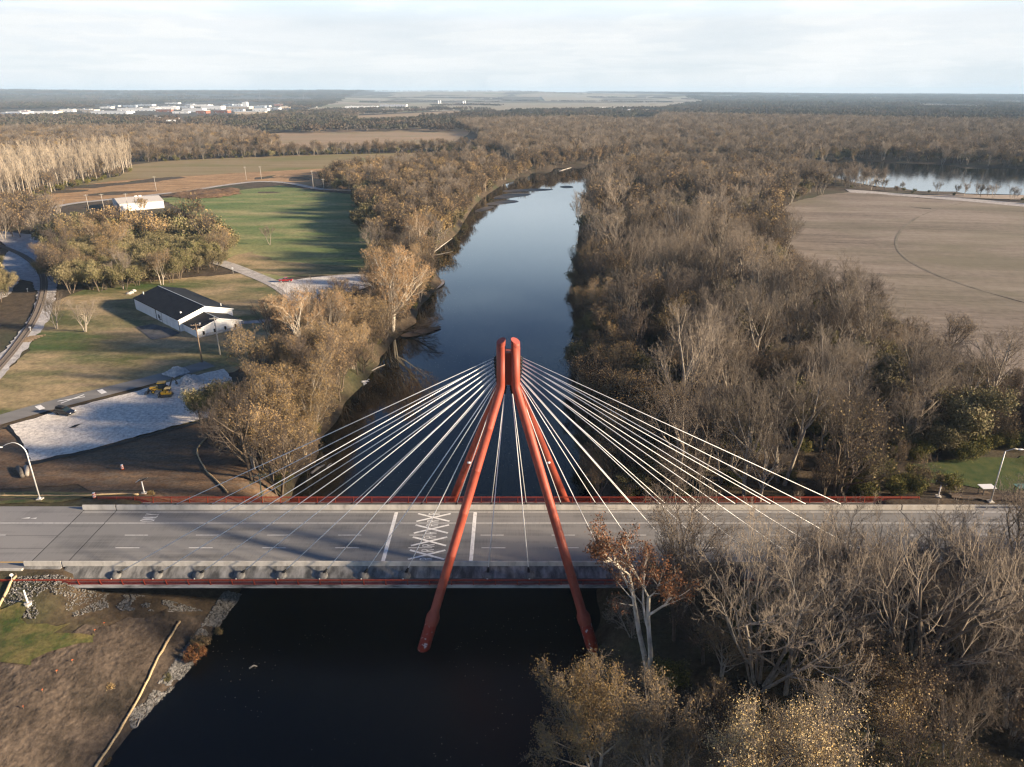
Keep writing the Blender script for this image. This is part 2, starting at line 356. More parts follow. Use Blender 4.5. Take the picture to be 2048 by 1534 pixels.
# ---- ground covers
m_lawn = mat('lawn', (0.085, 0.090, 0.028), (0.36, 0.265, 0.145), scale=0.055, p=(0.36, 0.58), detail=9, stretch=(0.55, 1.3, 1, 0.35), c3=(0.050, 0.085, 0.018), s3=0.035, p3=(0.50, 0.66), bump=0.1, bscale=2.0, fine=0.9, famp=0.35, rough=0.95)
m_green = mat('meadow', (0.125, 0.170, 0.048), (0.36, 0.305, 0.145), scale=0.06, p=(0.42, 0.66), detail=9, stretch=(0.5, 1.6, 1, 0.2), c3=(0.10, 0.150, 0.038), s3=0.03, p3=(0.48, 0.62), bump=0.08, bscale=2, fine=0.7, famp=0.35, rough=0.95)
m_grassy = mat('verge_grass', (0.035, 0.060, 0.012), (0.17, 0.13, 0.05), scale=0.35, p=(0.36, 0.7), detail=8, bump=0.08, bscale=6, fine=2.2, famp=0.4, rough=0.95)
m_dirt = mat('bare_soil', (0.075, 0.045, 0.027), (0.215, 0.140, 0.082), scale=0.22, p=(0.3, 0.72), detail=9, stretch=(0.5, 1.3, 1, 0.5), c3=(0.12, 0.09, 0.065), s3=0.5, bump=0.12, bscale=1.6, fine=1.6, famp=0.4, rough=0.95)
m_dirt2 = mat('graded_soil', (0.045, 0.034, 0.025), (0.125, 0.095, 0.070), scale=0.25, p=(0.32, 0.68), detail=10, stretch=(1.0, 0.8, 1, 0.75), c3=(0.030, 0.024, 0.018), s3=0.16, p3=(0.52, 0.66), bump=0.45, bscale=1.1, fine=1.4, famp=0.4, rough=0.95)
m_gravel = mat('gravel', (0.42, 0.38, 0.335), (0.80, 0.74, 0.66), scale=1.3, p=(0.3, 0.62), detail=10, c3=(0.34, 0.32, 0.31), s3=0.14, p3=(0.60, 0.80), bump=0.10, bscale=4.0, fine=3.5, famp=0.3, rough=0.95)
m_path = mat('gravel_track', (0.30, 0.275, 0.25), (0.47, 0.44, 0.41), scale=0.4, detail=8, bump=0.04, bscale=3, fine=1.5, famp=0.2, rough=0.95)
m_asph = mat('worn_asphalt', (0.16, 0.155, 0.15), (0.25, 0.24, 0.225), scale=0.15, detail=8, stretch=(0.3, 1.2, 1, 0.3), rough=0.9)
m_ballast = mat('ballast', (0.30, 0.285, 0.275), (0.58, 0.55, 0.52), scale=0.5, detail=9, p=(0.3, 0.65), bump=0.08, bscale=3, fine=2.5, famp=0.3, rough=0.95)
def field_mat(name, c1, c2, ang, row, c3, pw=(0.35, 0.7)):
    """broad streaks along the rows, fine row lines, patches of another tint"""
    m = bpy.data.materials.new(name); m.use_nodes = True; t = m.node_tree; b = t.nodes['Principled BSDF']; N = t.nodes.new; L = t.links.new
    b.inputs['Roughness'].default_value = .97; b.inputs['Specular IOR Level'].default_value = .1
    co = N('ShaderNodeTexCoord'); rt_ = N('ShaderNodeMapping'); rt_.inputs['Rotation'].default_value = (0, 0, ang); L(co.outputs['Object'], rt_.inputs[0])
    def nz_(sc, st, det):
        mp = N('ShaderNodeMapping'); mp.inputs['Scale'].default_value = st; L(rt_.outputs[0], mp.inputs[0]); n = N('ShaderNodeTexNoise'); n.inputs['Scale'].default_value = sc; n.inputs['Detail'].default_value = det; n.inputs['Roughness'].default_value = .6; L(mp.outputs[0], n.inputs['Vector']); return n.outputs['Fac']
    broad = nz_(1, (.004, .045, 1), 7); rows = nz_(1, (.02, row, 1), 3); spk = nz_(.35, (1, 1, 1), 6); pat = nz_(.008, (1, 1.6, 1), 5)
    a1 = N('ShaderNodeMath'); a1.operation = 'MULTIPLY_ADD'; L(rows, a1.inputs[0]); a1.inputs[1].default_value = .55; L(broad, a1.inputs[2])
    a2 = N('ShaderNodeMath'); a2.operation = 'MULTIPLY_ADD'; L(spk, a2.inputs[0]); a2.inputs[1].default_value = .45; L(a1.outputs[0], a2.inputs[2])
    r = N('ShaderNodeValToRGB'); r.color_ramp.elements[0].position = .72; r.color_ramp.elements[1].position = 1.0 + .24 - .0; r.color_ramp.elements[0].color = (*c1, 1); r.color_ramp.elements[1].color = (*c2, 1)
    hf = N('ShaderNodeMapRange'); hf.inputs['From Min'].default_value = .75; hf.inputs['From Max'].default_value = 1.22; L(a2.outputs[0], hf.inputs['Value']); r.color_ramp.elements[0].position = 0.0; r.color_ramp.elements[1].position = 1.0; L(hf.outputs[0], r.inputs[0])
    mr = N('ShaderNodeMapRange'); mr.inputs['From Min'].default_value = .48; mr.inputs['From Max'].default_value = .64; mr.inputs['To Max'].default_value = .7; L(pat, mr.inputs['Value'])
    mm = N('ShaderNodeMix'); mm.data_type = 'RGBA'; L(mr.outputs[0], mm.inputs[0]); L(r.outputs[0], mm.inputs[6]); mm.inputs[7].default_value = (*c3, 1); L(mm.outputs[2], b.inputs['Base Color'])
    return m
m_stub = field_mat('stubble_field', (0.135, 0.110, 0.086), (0.33, 0.275, 0.225), 0.16, 0.55, (0.165, 0.150, 0.10))
m_wheat = field_mat('green_tan_field', (0.21, 0.165, 0.085), (0.30, 0.235, 0.145), -0.05, 0.3, (0.165, 0.165, 0.062))
m_corn = mat('corn_stubble', (0.23, 0.135, 0.062), (0.42, 0.265, 0.135), scale=0.09, p=(0.35, 0.65), detail=9, stretch=(0.5, 2.2, 1, 0.15), fine=0.5, famp=0.3, rough=0.97)
m_tan = field_mat('tan_field', (0.27, 0.195, 0.125), (0.36, 0.270, 0.185), 0.05, 0.3, (0.24, 0.21, 0.12))
m_far = field_mat('far_field', (0.26, 0.23, 0.18), (0.33, 0.29, 0.23), 0.0, 0.3, (0.22, 0.22, 0.13))
m_fabric = mat('black_fabric', (0.006, 0.006, 0.007), rough=0.7)
m_scrub = mat('dry_scrub', (0.09, 0.055, 0.03), (0.21, 0.125, 0.065), scale=0.4, detail=8, bump=0.3, bscale=1.0, rough=0.95)

lawn_main = [(-165.7,147.1),(-162.6,177.2),(-139.8,183.7),(-113.1,193.9),(-101.3,183.7),(-76,150.3),(-75.1,123.5),(-73.6,99.1),(-74.4,81),(-90.1,73.8),(-96.7,76.6),(-112,62.3),(-118.6,51.9),(-130.9,38.2),(-150.2,62.3),(-133.9,74.8),(-141.3,99.1)]
sheet('lawn', lawn_main, m_lawn, off=0.10, step=5, jag=0.8, jstep=3, seed=2)
sheet('meadow', [(-249.8,420.8),(-233,447.9),(-211.5,471.6),(-189.1,500.7),(-146.1,459.5),(-120.7,447.9),(-85.9,349),(-66.6,243),(-59.8,193.9),(-86.8,189.6),(-97.3,183.7),(-111.9,196.6),(-127.8,210.7),(-142.5,243),(-185.2,330.3)], m_green, off=0.10, step=8, jag=1.0, jstep=4, seed=3)
sheet('meadow_edge', [(-127.1,208.8),(-95.3,190.4),(-58.1,190.4),(-59.9,205.9),(-84.3,212.7),(-103.9,218.8),(-123.7,237.2),(-129.1,226.1)], m_lawn, off=0.16, step=8, jag=1.2, jstep=4, seed=4)
sheet('corn_field', [(-313.6,373.6),(-363.3,477.8),(-340.5,532.7),(-264.3,594.2),(-164.9,657.4),(-144,603.2),(-129.6,471.6),(-148.3,468.5),(-188,518.1),(-214.7,529),(-232.5,507.5),(-259.2,447.9),(-287,415.7),(-303.9,396.1)], m_corn, off=0.06, step=30)
sheet('wheat_field', [(-365.2,481),(-356.5,572.4),(-399.5,679.2),(-385.2,726.6),(-257.9,809.2),(-90.9,848.5),(-14.3,824.5),(-35.6,739.3),(-93.4,702.2),(-164.9,657.4),(-264.3,594.2),(-340.5,532.7)], m_wheat, off=0.10, step=30)
sheet('tan_field', [(-386.7,891.2),(-465.4,1238.3),(-397,1462.5),(-141.4,1630.9),(-83.5,1507.2),(-79.5,1254.5),(-92.2,1022.2),(-216.2,968),(-312.6,909.4)], m_tan, off=0.06, step=60)
sheet('far_tan_field', [(-483,1806.5),(-509.7,2450.1),(-365.7,2771.7),(-259.5,3093.2),(-49.8,3093.2),(-114.5,2633.9),(-228.9,2021),(-358.4,1685.8)], m_tan, off=0.06, step=120)
sheet('flat_field', [(-81.2,3093.2),(-127.6,5661.9),(1049.7,5137),(723.5,3385.5),(369.7,3093.2)], m_far, off=0.06, step=300)
sheet('plain', [(-833.8,2633.9),(-1034.5,4011.4),(-1796.4,8132.7),(-3295.7,19041.7),(-446.8,28491.3),(2230.3,10373.6),(1659.1,6303),(808.2,3736),(-54.4,3385.5),(-266.9,3185.1),(-485.7,2701.1)], mat('patchwork', (0.20, 0.165, 0.115), (0.34, 0.29, 0.22), scale=0.0035, detail=2, p=(.42, .58), stretch=(.5, 1.4, 1), c3=(0.16, 0.175, 0.085), s3=0.0022, p3=(.52, .58), rough=.97), off=0.03, step=500)
sheet('distant_field', [(-1366,8132.7),(-2195.9,14283.4),(-256.6,16325.4),(-128.6,8132.7),(-549.2,6680)], m_far, off=0.06, step=500)
sheet('distant_field', [(351.8,9502.7),(1915.8,8132.7),(1667.6,6680),(1095.8,5965.6),(293.2,6680)], m_far, off=0.06, step=500)
sheet('distant_field', [(2787.6,5387),(2756.5,4164.3),(2141.9,3385.5),(2150.4,3868.9)], m_far, off=0.06, step=500)
sheet('distant_field', [(-942.5,1873.1),(-870.3,1982),(-759.8,1714.5),(-841.1,1657.9)], m_tan, off=0.1, step=200)
sheet('farmyard_grass', [(-848.5,1484.5),(-864.3,1657.9),(-747.8,1714.5),(-682.8,1554.5),(-717.3,1484.5),(-779,1399.8)], m_green, off=0.16, step=80)
sheet('stubble_field', [(157.6,345.1),(191.6,400.9),(226.6,436.7),(258.7,459.5),(344.6,389.2),(410.1,330.3),(167.5,35.9),(132,70.4),(123.4,88.7),(123.1,115.6),(122.5,150.3),(126.1,196.6),(135.8,268.1)], m_stub, off=0.10, step=12, jag=1.0, jstep=5, seed=5)
sheet('farm_track', [(261.4,474.7),(292.4,450.7),(325.2,423.4),(350.9,398.5),(416.7,337.6),(402.2,321.4),(340.1,382.4),(316.2,408.2),(285.4,436.7),(256.1,453.6)], m_path, off=0.22, step=12)
sheet('lake_beach', [(301.5,439.5),(326.8,445),(378.2,439.5),(421.9,423.4),(402.9,398.5),(362.3,415.7),(317.4,428.6)], mat('sand', (0.30, 0.24, 0.18), (0.42, 0.34, 0.26), scale=0.2, rough=0.95), off=0.2, step=10)
# field scars: curved sprayer track in the stubble
trk = [(327.7,415.7),(261.9,358.9),(214.7,296.9),(190.6,255.1),(178.9,220.8),(176.3,192.2),(180.2,167.9),(188,140.8)]
def ribbon(name, path, w, material, off=0.1, step=3.0, smooth=2, **k):
    p = chaikin(path, smooth, closed=False); L = []; R = []
    for i in range(len(p)):
        a = Vector(p[max(i - 1, 0)]); b = Vector(p[min(i + 1, len(p) - 1)]); t = (b - a).normalized(); n = Vector((-t.y, t.x)); c = Vector(p[i])
        wi = w if not hasattr(w, '__len__') else np.interp(i / (len(p) - 1), np.linspace(0, 1, len(w)), w)
        L.append(tuple(c + n * wi / 2)); R.append(tuple(c - n * wi / 2))
    return sheet(name, L + R[::-1], material, off, step, **k)
ribbon('sprayer_track', trk, 1.2, mat('wheel_track', (0.155, 0.135, 0.095), (0.22, 0.185, 0.14), scale=0.3, rough=0.95), off=0.18, step=10)
ribbon('farm_road', [(-304.4,358.9),(-301.9,398.5),(-285.3,415.7),(-259.2,447.9),(-232.5,507.5),(-215.3,530.9),(-185.9,518.1),(-149.1,471.6),(-125.1,468.5),(-100.3,459.5)], 6.5, m_path, off=0.2, step=12)
ribbon('access_road', [(-132.3,32.1),(-123.4,42.5),(-117.7,50.5),(-110.4,59.6),(-95.3,73.8),(-90.3,78.7),(-83.4,86.7)], 6.2, m_asph, off=0.20, step=4)
ribbon('park_road', [(-134.2,218.8),(-119.1,204.9),(-96.8,182),(-81.6,160.6),(-75.1,147.1),(-76.7,129),(-87,125.1),(-92.4,127.3)], [7, 6.5, 6, 6.5, 6, 4, 3, 3], m_path, off=0.2, step=4)
lot = [(-113.3,47.3),(-108.3,54.1),(-92.9,68.7),(-87.6,74.1),(-77.8,82.8),(-71.2,72.1),(-67.9,54.7),(-71.6,50.8),(-80,44),(-89.1,36.3),(-98.3,31),(-102.4,35.9),(-106.7,40.6)]
sheet('soil', [(-128.8,23.3),(-120.2,38.2),(-114,45),(-112.9,46.8),(-101.5,35.9),(-79.5,43),(-69.1,50.2),(-62.7,43),(-52.7,29.3),(-39.6,18.6),(-38.6,15.2),(-75.8,15.5),(-83,21.7),(-97.2,19.9),(-122.4,15.9)], m_dirt, off=0.10, step=3, jag=0.5, seed=6)
sheet('verge', [(-118.4,11.8),(-95.6,18.1),(-84.8,18.8),(-76.7,16.1),(-74.4,13.5),(-77.4,10.8),(-114.2,6.9)], m_grassy, off=0.16, step=2.5, jag=0.5, seed=7)
sheet('gravel_lot', lot, m_gravel, off=0.26, step=3, jag=0.3, jstep=1.5, seed=8)
sheet('gravel_yard', [(-95.8,178.8),(-87.2,183.7),(-76.5,189.6),(-59.6,193.1),(-52.8,183.7),(-57.8,167.9),(-68.4,156.4),(-75.2,151),(-82.1,159.2)], m_gravel, off=0.24, step=4, jag=0.7, jstep=2.5, seed=9)
sheet('barn_pad', [(-120.4,120.3),(-116.6,123.5),(-108.8,118.7),(-103.3,114.1),(-105,110.2),(-109.4,107.8)], mat('patched_tarmac', (0.06, 0.06, 0.06), (0.16, 0.155, 0.15), scale=0.25, detail=8, stretch=(1, .4, 1, .6), rough=0.95), off=0.22, step=4)
sheet('soil_bank', [(-83.7,-29.7),(-69.3,-22.6),(-65.5,-19.9),(-58.6,-17.1),(-51.5,-12.2),(-44.1,-9.9),(-40.9,-8),(-41,-12.1),(-41.8,-15.9),(-43,-21.8),(-43.9,-27.6),(-45.6,-32),(-46.1,-39.4),(-45.9,-45.8),(-67,-49)], m_dirt2, off=0.12, step=2, jag=0.9, jstep=1.5, seed=10)
sheet('verge', [(-94.2,-17),(-74,-15.1),(-68.8,-16.5),(-61,-18.9),(-57.5,-18.9),(-61.3,-22),(-63.9,-24.3),(-67.2,-25.4),(-81.2,-32.2)], m_grassy, off=0.26, step=2, jag=1.3, jstep=1.2, seed=11)
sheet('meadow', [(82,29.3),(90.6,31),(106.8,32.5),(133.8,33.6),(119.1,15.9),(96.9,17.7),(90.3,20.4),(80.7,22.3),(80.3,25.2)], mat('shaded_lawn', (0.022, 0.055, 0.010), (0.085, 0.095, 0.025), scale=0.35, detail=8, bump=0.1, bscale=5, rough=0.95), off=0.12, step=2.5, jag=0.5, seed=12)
sheet('soil', [(82.3,16.9),(88.6,18.2),(95.1,15.5),(116.7,13.4),(111.9,7.7),(79.3,11.7)], m_dirt, off=0.2, step=2.5, jag=0.4, seed=13)
# scrubby mound in the meadow
ms = [(-258.6,436.7),(-243.9,474.7),(-215.6,481),(-202.3,447.9),(-209.7,426),(-228,418.2)]
o = sheet('dry_scrub', ms, m_scrub, off=0.25, step=3, jag=1.5, jstep=2, seed=14)
zz = np.zeros(len(o.data.vertices) * 3); o.data.vertices.foreach_get('co', zz); zz = zz.reshape(-1, 3)
zz[:, 2] += np.clip(-sdist(ms, zz[:, 0], zz[:, 1]) / 6, 0, 1) * (1.2 + 1.6 * (vnoise(zz[:, 0], zz[:, 1], 5, 9) + vnoise(zz[:, 0], zz[:, 1], 2.5, 10))); o.data.vertices.foreach_set('co', zz.ravel()); o.data.update()
# shoals in the river bend
m_shoal = mat('wet_shoal', (0.055, 0.042, 0.030), (0.13, 0.105, 0.08), scale=0.25, rough=0.6)
for i, pl in enumerate(([(-26.3,393.8),(-22,411.9),(-13.5,424),(-11.5,414.3),(-19.6,396)], [(-19.9,431.4),(-8.5,449.7),(2.8,452.4),(6.9,441.7),(-4.6,431.4),(-17.1,424)], [(-14.6,469.1),(-1.1,493),(13.1,493),(17.3,483.8),(2.9,466.3),(-12.4,455.1)],
                        [(-9.4,509),(15.8,522.3),(36.8,518.9),(32.1,509),(11.2,502.5),(-5.1,496.2)], [(40,536.2),(51.3,543.4),(54.6,529.2),(45.5,522.3)])):
    sheet('sandbar', chaikin(pl, 2), m_shoal, off=0.05 + 0.01 * i, step=2.5, z=0.0)
sheet('sandbar', chaikin([(-34.5,189.8),(-30.8,205.3),(-27.6,200.8),(-29,190.6),(-32.9,184.2)], 2), m_path, off=0.35, step=2, z=0.0)
sheet('sandbar', chaikin([(-37.5,126.3),(-32.5,132.7),(-24.4,137.2),(-23.5,134.9),(-28.6,128.4),(-33.9,124.2)], 2), mat('bare_bank', (0.10, 0.07, 0.05), (0.2, 0.15, 0.11), scale=0.3, rough=0.95), off=0.4, step=2, z=0.0)
# edge of the fabric under the gravel lot
fab = lot[6:13] + lot[:1]
for i in range(1):
    ribbon('fabric_edge', [(-67,53.8),(-69.5,51.3),(-71.9,48.6),(-77,44.8),(-83.3,39.6),(-89.3,34.7),(-94.3,32.5),(-97.3,29.9),(-99,31)], [0.5, .7, 1.3, .9, 1.2, .8, 1.5, 1.8, .4], m_fabric, off=0.22, step=2, smooth=1, jag=0.15, jstep=1, seed=21)
    ribbon('fabric_edge', [(-98.3,31),(-102.1,35.9),(-105.8,39.6),(-111.9,45.5),(-113.7,46.5)], [.4, .9, .5, .8, .3], m_fabric, off=0.22, step=2, smooth=1, jag=0.12, jstep=1, seed=22)
flatpatch = sheet('fabric_edge', [(-99.3,46.3),(-98.8,47.9),(-97.7,48.5),(-98.1,46.5)], m_fabric, off=0.32, step=1)

# ================================================================ ROADS AND BRIDGE
def streak_mat(name, base, lo, hi, stain, st_amt):
    """concrete carriageway: lengthwise tyre streaks, fine cross tining, blotches"""
    m = bpy.data.materials.new(name); m.use_nodes = True; t = m.node_tree; b = t.nodes['Principled BSDF']; N = t.nodes.new; L = t.links.new
    b.inputs['Roughness'].default_value = 0.85; b.inputs['Specular IOR Level'].default_value = 0.25
    co = N('ShaderNodeTexCoord')
    def nz(sc, stretch, det):
        mp = N('ShaderNodeMapping'); mp.inputs['Scale'].default_value = stretch; L(co.outputs['Object'], mp.inputs[0])
        n = N('ShaderNodeTexNoise'); n.inputs['Scale'].default_value = sc; n.inputs['Detail'].default_value = det; L(mp.outputs[0], n.inputs['Vector']); return n.outputs['Fac']
    a = nz(1.0, (0.025, 0.75, 1), 5); c = nz(0.12, (1, 1, 1), 9); d = nz(1.0, (6.0, 0.25, 1), 2)
    s1 = N('ShaderNodeMath'); s1.operation = 'MULTIPLY_ADD'; L(c, s1.inputs[0]); s1.inputs[1].default_value = 0.7; L(a, s1.inputs[2])
    s2 = N('ShaderNodeMath'); s2.operation = 'MULTIPLY_ADD'; L(d, s2.inputs[0]); s2.inputs[1].default_value = 0.28; L(s1.outputs[0], s2.inputs[2])
    r = N('ShaderNodeValToRGB'); r.color_ramp.elements[0].position = 0.66; r.color_ramp.elements[1].position = 1.30 - 0.3
    r.color_ramp.elements[0].color = (*lo, 1); r.color_ramp.elements[1].color = (*hi, 1); L(s2.outputs[0], r.inputs[0])
    L(r.outputs[0], b.inputs['Base Color']); return m
m_deckroad = streak_mat('deck_concrete', None, (0.108, 0.107, 0.105), (0.220, 0.215, 0.208), None, 0)
m_road = streak_mat('road_concrete', None, (0.14, 0.137, 0.135), (0.245, 0.238, 0.232), None, 0)
m_conc = mat('pale_concrete', (0.36, 0.34, 0.30), (0.56, 0.53, 0.47), scale=0.6, detail=9, stretch=(1, 1, 0.35), p=(0.3, 0.6), c3=(0.20, 0.19, 0.17), s3=0.9, p3=(0.62, 0.78), rough=0.9, bump=0.01)
m_stain = mat('stained_concrete', (0.085, 0.085, 0.083), (0.34, 0.335, 0.32), scale=0.55, detail=12, stretch=(1.5, .6, 0.7, 0.15), p=(0.36, 0.68), c3=(0.060, 0.062, 0.063), s3=0.35, p3=(0.48, 0.66), rough=0.9, bump=0.02)
m_fascia = mat('fascia_concrete', (0.09, 0.09, 0.09), (0.46, 0.45, 0.43), scale=0.5, detail=10, stretch=(0.5, 1, 2.2), p=(0.35, 0.62), rough=0.9)
m_walk = mat('walkway_concrete', (0.06, 0.058, 0.055), (0.13, 0.125, 0.12), scale=0.4, rough=0.9)
m_red = mat('red_paint', (0.27, 0.050, 0.028), (0.39, 0.080, 0.043), scale=1.6, detail=10, p=(0.32, 0.68), stretch=(1, 1, .2), c3=(0.17, 0.034, 0.026), s3=0.8, p3=(0.55, 0.75), rough=0.55, spec=0.35)
m_redbox = mat('red_box_paint', (0.30, 0.042, 0.020), rough=0.55)
m_redrail = mat('railing_paint', (0.27, 0.040, 0.022), (0.36, 0.058, 0.028), scale=2, rough=0.6)
m_rail = mat('railing_infill_paint', (0.20, 0.026, 0.016), rough=0.6)
m_cable = mat('white_cable', (0.80, 0.80, 0.79), rough=0.45)
m_black = mat('black_rubber', (0.012, 0.012, 0.013), rough=0.6)
m_paint = mat('road_paint', (0.50, 0.49, 0.47), (0.78, 0.77, 0.74), scale=1.6, detail=8, p=(0.32, 0.5), rough=0.7)
m_yellow = mat('yellow_paint', (0.62, 0.34, 0.04), (0.72, 0.42, 0.06), scale=2, rough=0.7)
m_tar = mat('joint_tar', (0.015, 0.015, 0.016), rough=0.8)

bridge = empty('cable_stayed_bridge', (0, 0, ROAD), label='cable-stayed road bridge with four-legged red tower crossing the river', cat='bridge')
XE = 73.8
d = MB().prism([(-11.55, -1.35), (-7.0, -1.7), (7.0, -1.7), (11.55, -1.35), (11.55, -0.80), (-11.55, -0.80)], -XE, XE); d.obj('deck', m_fascia, bridge)
MB().box(-XE, XE, -7.82, 7.82, -0.79, 0.0).obj('road_surface', m_deckroad, bridge)
for s in (-1, 1):
    # barrier in cast lengths
    prof = [(s * 7.80, -0.05), (s * 7.90, 0.85), (s * 8.12, 0.85), (s * 8.18, -0.05)]
    if s > 0: prof = prof[::-1]
    xs = [-XE - 0.2, -68.3] + list(np.linspace(-68.1, 68.1, 23)) + [68.3, XE + (7.0 if s > 0 else 0.2)]
    for a, b in zip(xs[:-1], xs[1:]):
        if b - a > 1: MB().prism(prof, a + 0.015, b - 0.015).obj('barrier', m_conc if s > 0 else m_stain if abs(a) < 66 and False else m_conc, bridge)
    # sloping apron between barrier and footway
    pa = [(s * 8.19, -0.78), (s * 8.19, 0.10), (s * 10.02, -0.72), (s * 10.02, -0.78)]
    if s > 0: pa = pa[::-1]
    ax = [-XE, -68.2, -67.6, XE]
    for i in (0, 2): MB().prism(pa, ax[i] + 0.02, ax[i + 1] - 0.02).obj('apron', m_stain, bridge)
    MB().box(ax[1], ax[2], min(s * 8.19, s * 10.0), max(s * 8.19, s * 10.0), -0.78, -0.45).obj('expansion_joint', m_conc, bridge)
    MB().box(-XE, XE, min(s * 10.03, s * 11.3), max(s * 10.03, s * 11.3), -0.797, -0.74).obj('footway', m_walk, bridge)
    for x in (-68, 68):
        MB().prism([(s * 3, -1.6), (s * 11.9, -1.36), (s * 11.9, -2.6), (s * 8, -4.6), (s * 3, -6)][::(1 if s < 0 else -1)], x - 0.9, x + 0.9).obj('pier', m_conc, bridge)
for x in (-XE + 0.1, -68, 67.8, XE - 0.1):
    MB().box(x - 0.06, x + 0.06, -7.75, 7.75, 0.003, 0.006).obj('expansion_joint', m_tar, bridge)
# markings on the bridge
def mark(x0, x1, y0, y1, name, m=m_paint, par=bridge, z=0.005):
    return MB().add([(x0, y0, z), (x1, y0, z), (x1, y1, z), (x0, y1, z)], [(0, 1, 2, 3)]).obj(name, m, par)
mark(-XE, XE, 7.02, 7.17, 'edge_line'); mark(-XE, XE, 3.63, 3.77, 'lane_line')
k0 = -4.6
for i in range(-6, 7):
    for y in (0.18, -3.33):
        x = k0 + i * 11.65 + (0.3 if y < 0 else 0)
        if -70 < x < 68: mark(x, x + 3.8, y - 0.06, y + 0.07, 'lane_dash')
mark(-19.7, -19.1, -7.7, 7.0, 'stop_bar', z=0.008); mark(-6.1, -5.5, -7.7, 7.0, 'stop_bar', z=0.008)
def strokes(name, cx, cy, ln, wd, paths, par, w=0.13, z=0.011, m=m_paint):
    """letter drawn for traffic running towards -X: its top points to -X, its right side to +Y"""
    b = MB()
    for p in paths:
        P = [Vector((cx + ln / 2 - q[1] * ln, cy - wd / 2 + q[0] * wd)) for q in p]
        for i in range(len(P) - 1):
            a, c = P[i], P[i + 1]; t = (c - a).normalized(); n = Vector((-t.y, t.x)) * w / 2; e = t * w * 0.4; zz = z + 0.0006 * i
            b.add([(*(a - e - n), zz), (*(c + e - n), zz), (*(c + e + n), zz), (*(a - e + n), zz)], [(0, 1, 2, 3)])
    return b.obj(name, m, par)
GLY = {'R': [[(0, 0), (0, 1), (.75, 1), (1, .8), (.75, .55), (0, .55)], [(.45, .55), (1, 0)]], 'O': [[(0, .2), (0, .8), (.3, 1), (.7, 1), (1, .8), (1, .2), (.7, 0), (.3, 0), (0, .2)]],
       'N': [[(0, 0), (0, 1), (1, 0), (1, 1)]], 'L': [[(0, 1), (0, 0), (1, 0)]], 'Y': [[(0, 1), (.5, .5), (.5, 0)], [(1, 1), (.5, .5)]]}
for y in (5.40, 1.95, -1.55, -5.15):
    b = MB()
    for k, sg in ((0, 1), (1, -1)):
        a = Vector((-15.6, y - 1.2 * sg)); c = Vector((-10.0, y + 1.2 * sg)); t = (c - a).normalized(); n = Vector((-t.y, t.x)) * 0.2; z = 0.009 + 0.002 * k
        b.add([(*(a - n), z), (*(c - n), z), (*(c + n), z), (*(a + n), z)], [(0, 1, 2, 3)])
    b.obj('crossing_cross', m_paint, bridge)
    for dy in (1.12, -1.12): strokes('letter', -12.8, y + dy, 1.8, 0.5, GLY['R'], bridge, 0.14)
for i, ch in enumerate('ONLY'): strokes('letter', -61.2, 5.4 + (i - 1.5) * 0.62, 2.2, 0.42, GLY[ch], bridge, 0.12)

# ---- tower
tower = empty('tower', (0, 0, 0)); tower.parent = bridge
BZ, TZ = 26.8, 33.3
def leg_mesh(sx, sy):
    top = Vector((sx * 1.06, sy * 0.95, TZ)); bend = Vector((sx * 1.06, sy * 0.95, BZ)); foot = Vector((sx * 12.5, sy * 16.9, -8.6))
    dn = (foot - bend).normalized(); b = MB()
    pts = [top, bend + Vector((0, 0, 0.9))]; rr = [0.665, 0.665]
    a0, a1, a2 = bend + Vector((0, 0, 0.7)), bend, bend + dn * 0.7
    for i in range(5):
        t = i / 4; pts.append(a0 * (1 - t) ** 2 + a1 * 2 * t * (1 - t) + a2 * t * t); rr.append(0.665)
    L = (foot - bend).length; zc = -3.2; tc_ = (BZ - zc) / (BZ - foot.z)
    for f in (.16, .32, .48, .64):
        for e, r in ((-.0016, .665), (-.0006, .678), (.0006, .678), (.0016, .665)): pts.append(bend.lerp(foot, f + e)); rr.append(r)
    pts.append(bend.lerp(foot, tc_ - .006)); rr.append(.665)
    for ds, r in ((0.0, 0.70), (0.75, 0.99), (1.5, 0.97), (2.0, 0.88)): pts.append(bend + dn * (tc_ * L + ds)); rr.append(r)
    pts.append(foot); rr.append(0.88)
    b.tube(pts, rr, n=28)
    # slanted cut at the top: leans outwards along the road and in towards the deck axis
    for i in range(28):
        x, y, z = b.v[i]; b.v[i] = (x, y, TZ - 0.40 * sx * (x - top.x) + 0.344 * -(-sy) * (y - top.y))
    me = b.mesh('leg', [m_red, m_redfoot, m_redcut], True)
    for p in me.polygons:
        zc_ = p.center.z
        if zc_ < -5.2: p.material_index = 1
        if len(p.vertices) > 4: p.use_smooth = False; p.material_index = 2 if zc_ > 30 else 1
    return me
# chipped paint on the feet
m_redfoot = mat('chipped_red_paint', (0.28, 0.036, 0.022), (0.34, 0.046, 0.026), scale=1, c3=(0.62, 0.55, 0.55), s3=1.6, p3=(0.60, 0.625), rough=0.6)
m_redcut = mat('red_cap', (0.40, 0.095, 0.075), rough=0.5)
for sy in (-1, 1):
    for sx in (-1, 1): link('leg', leg_mesh(sx, sy), tower)
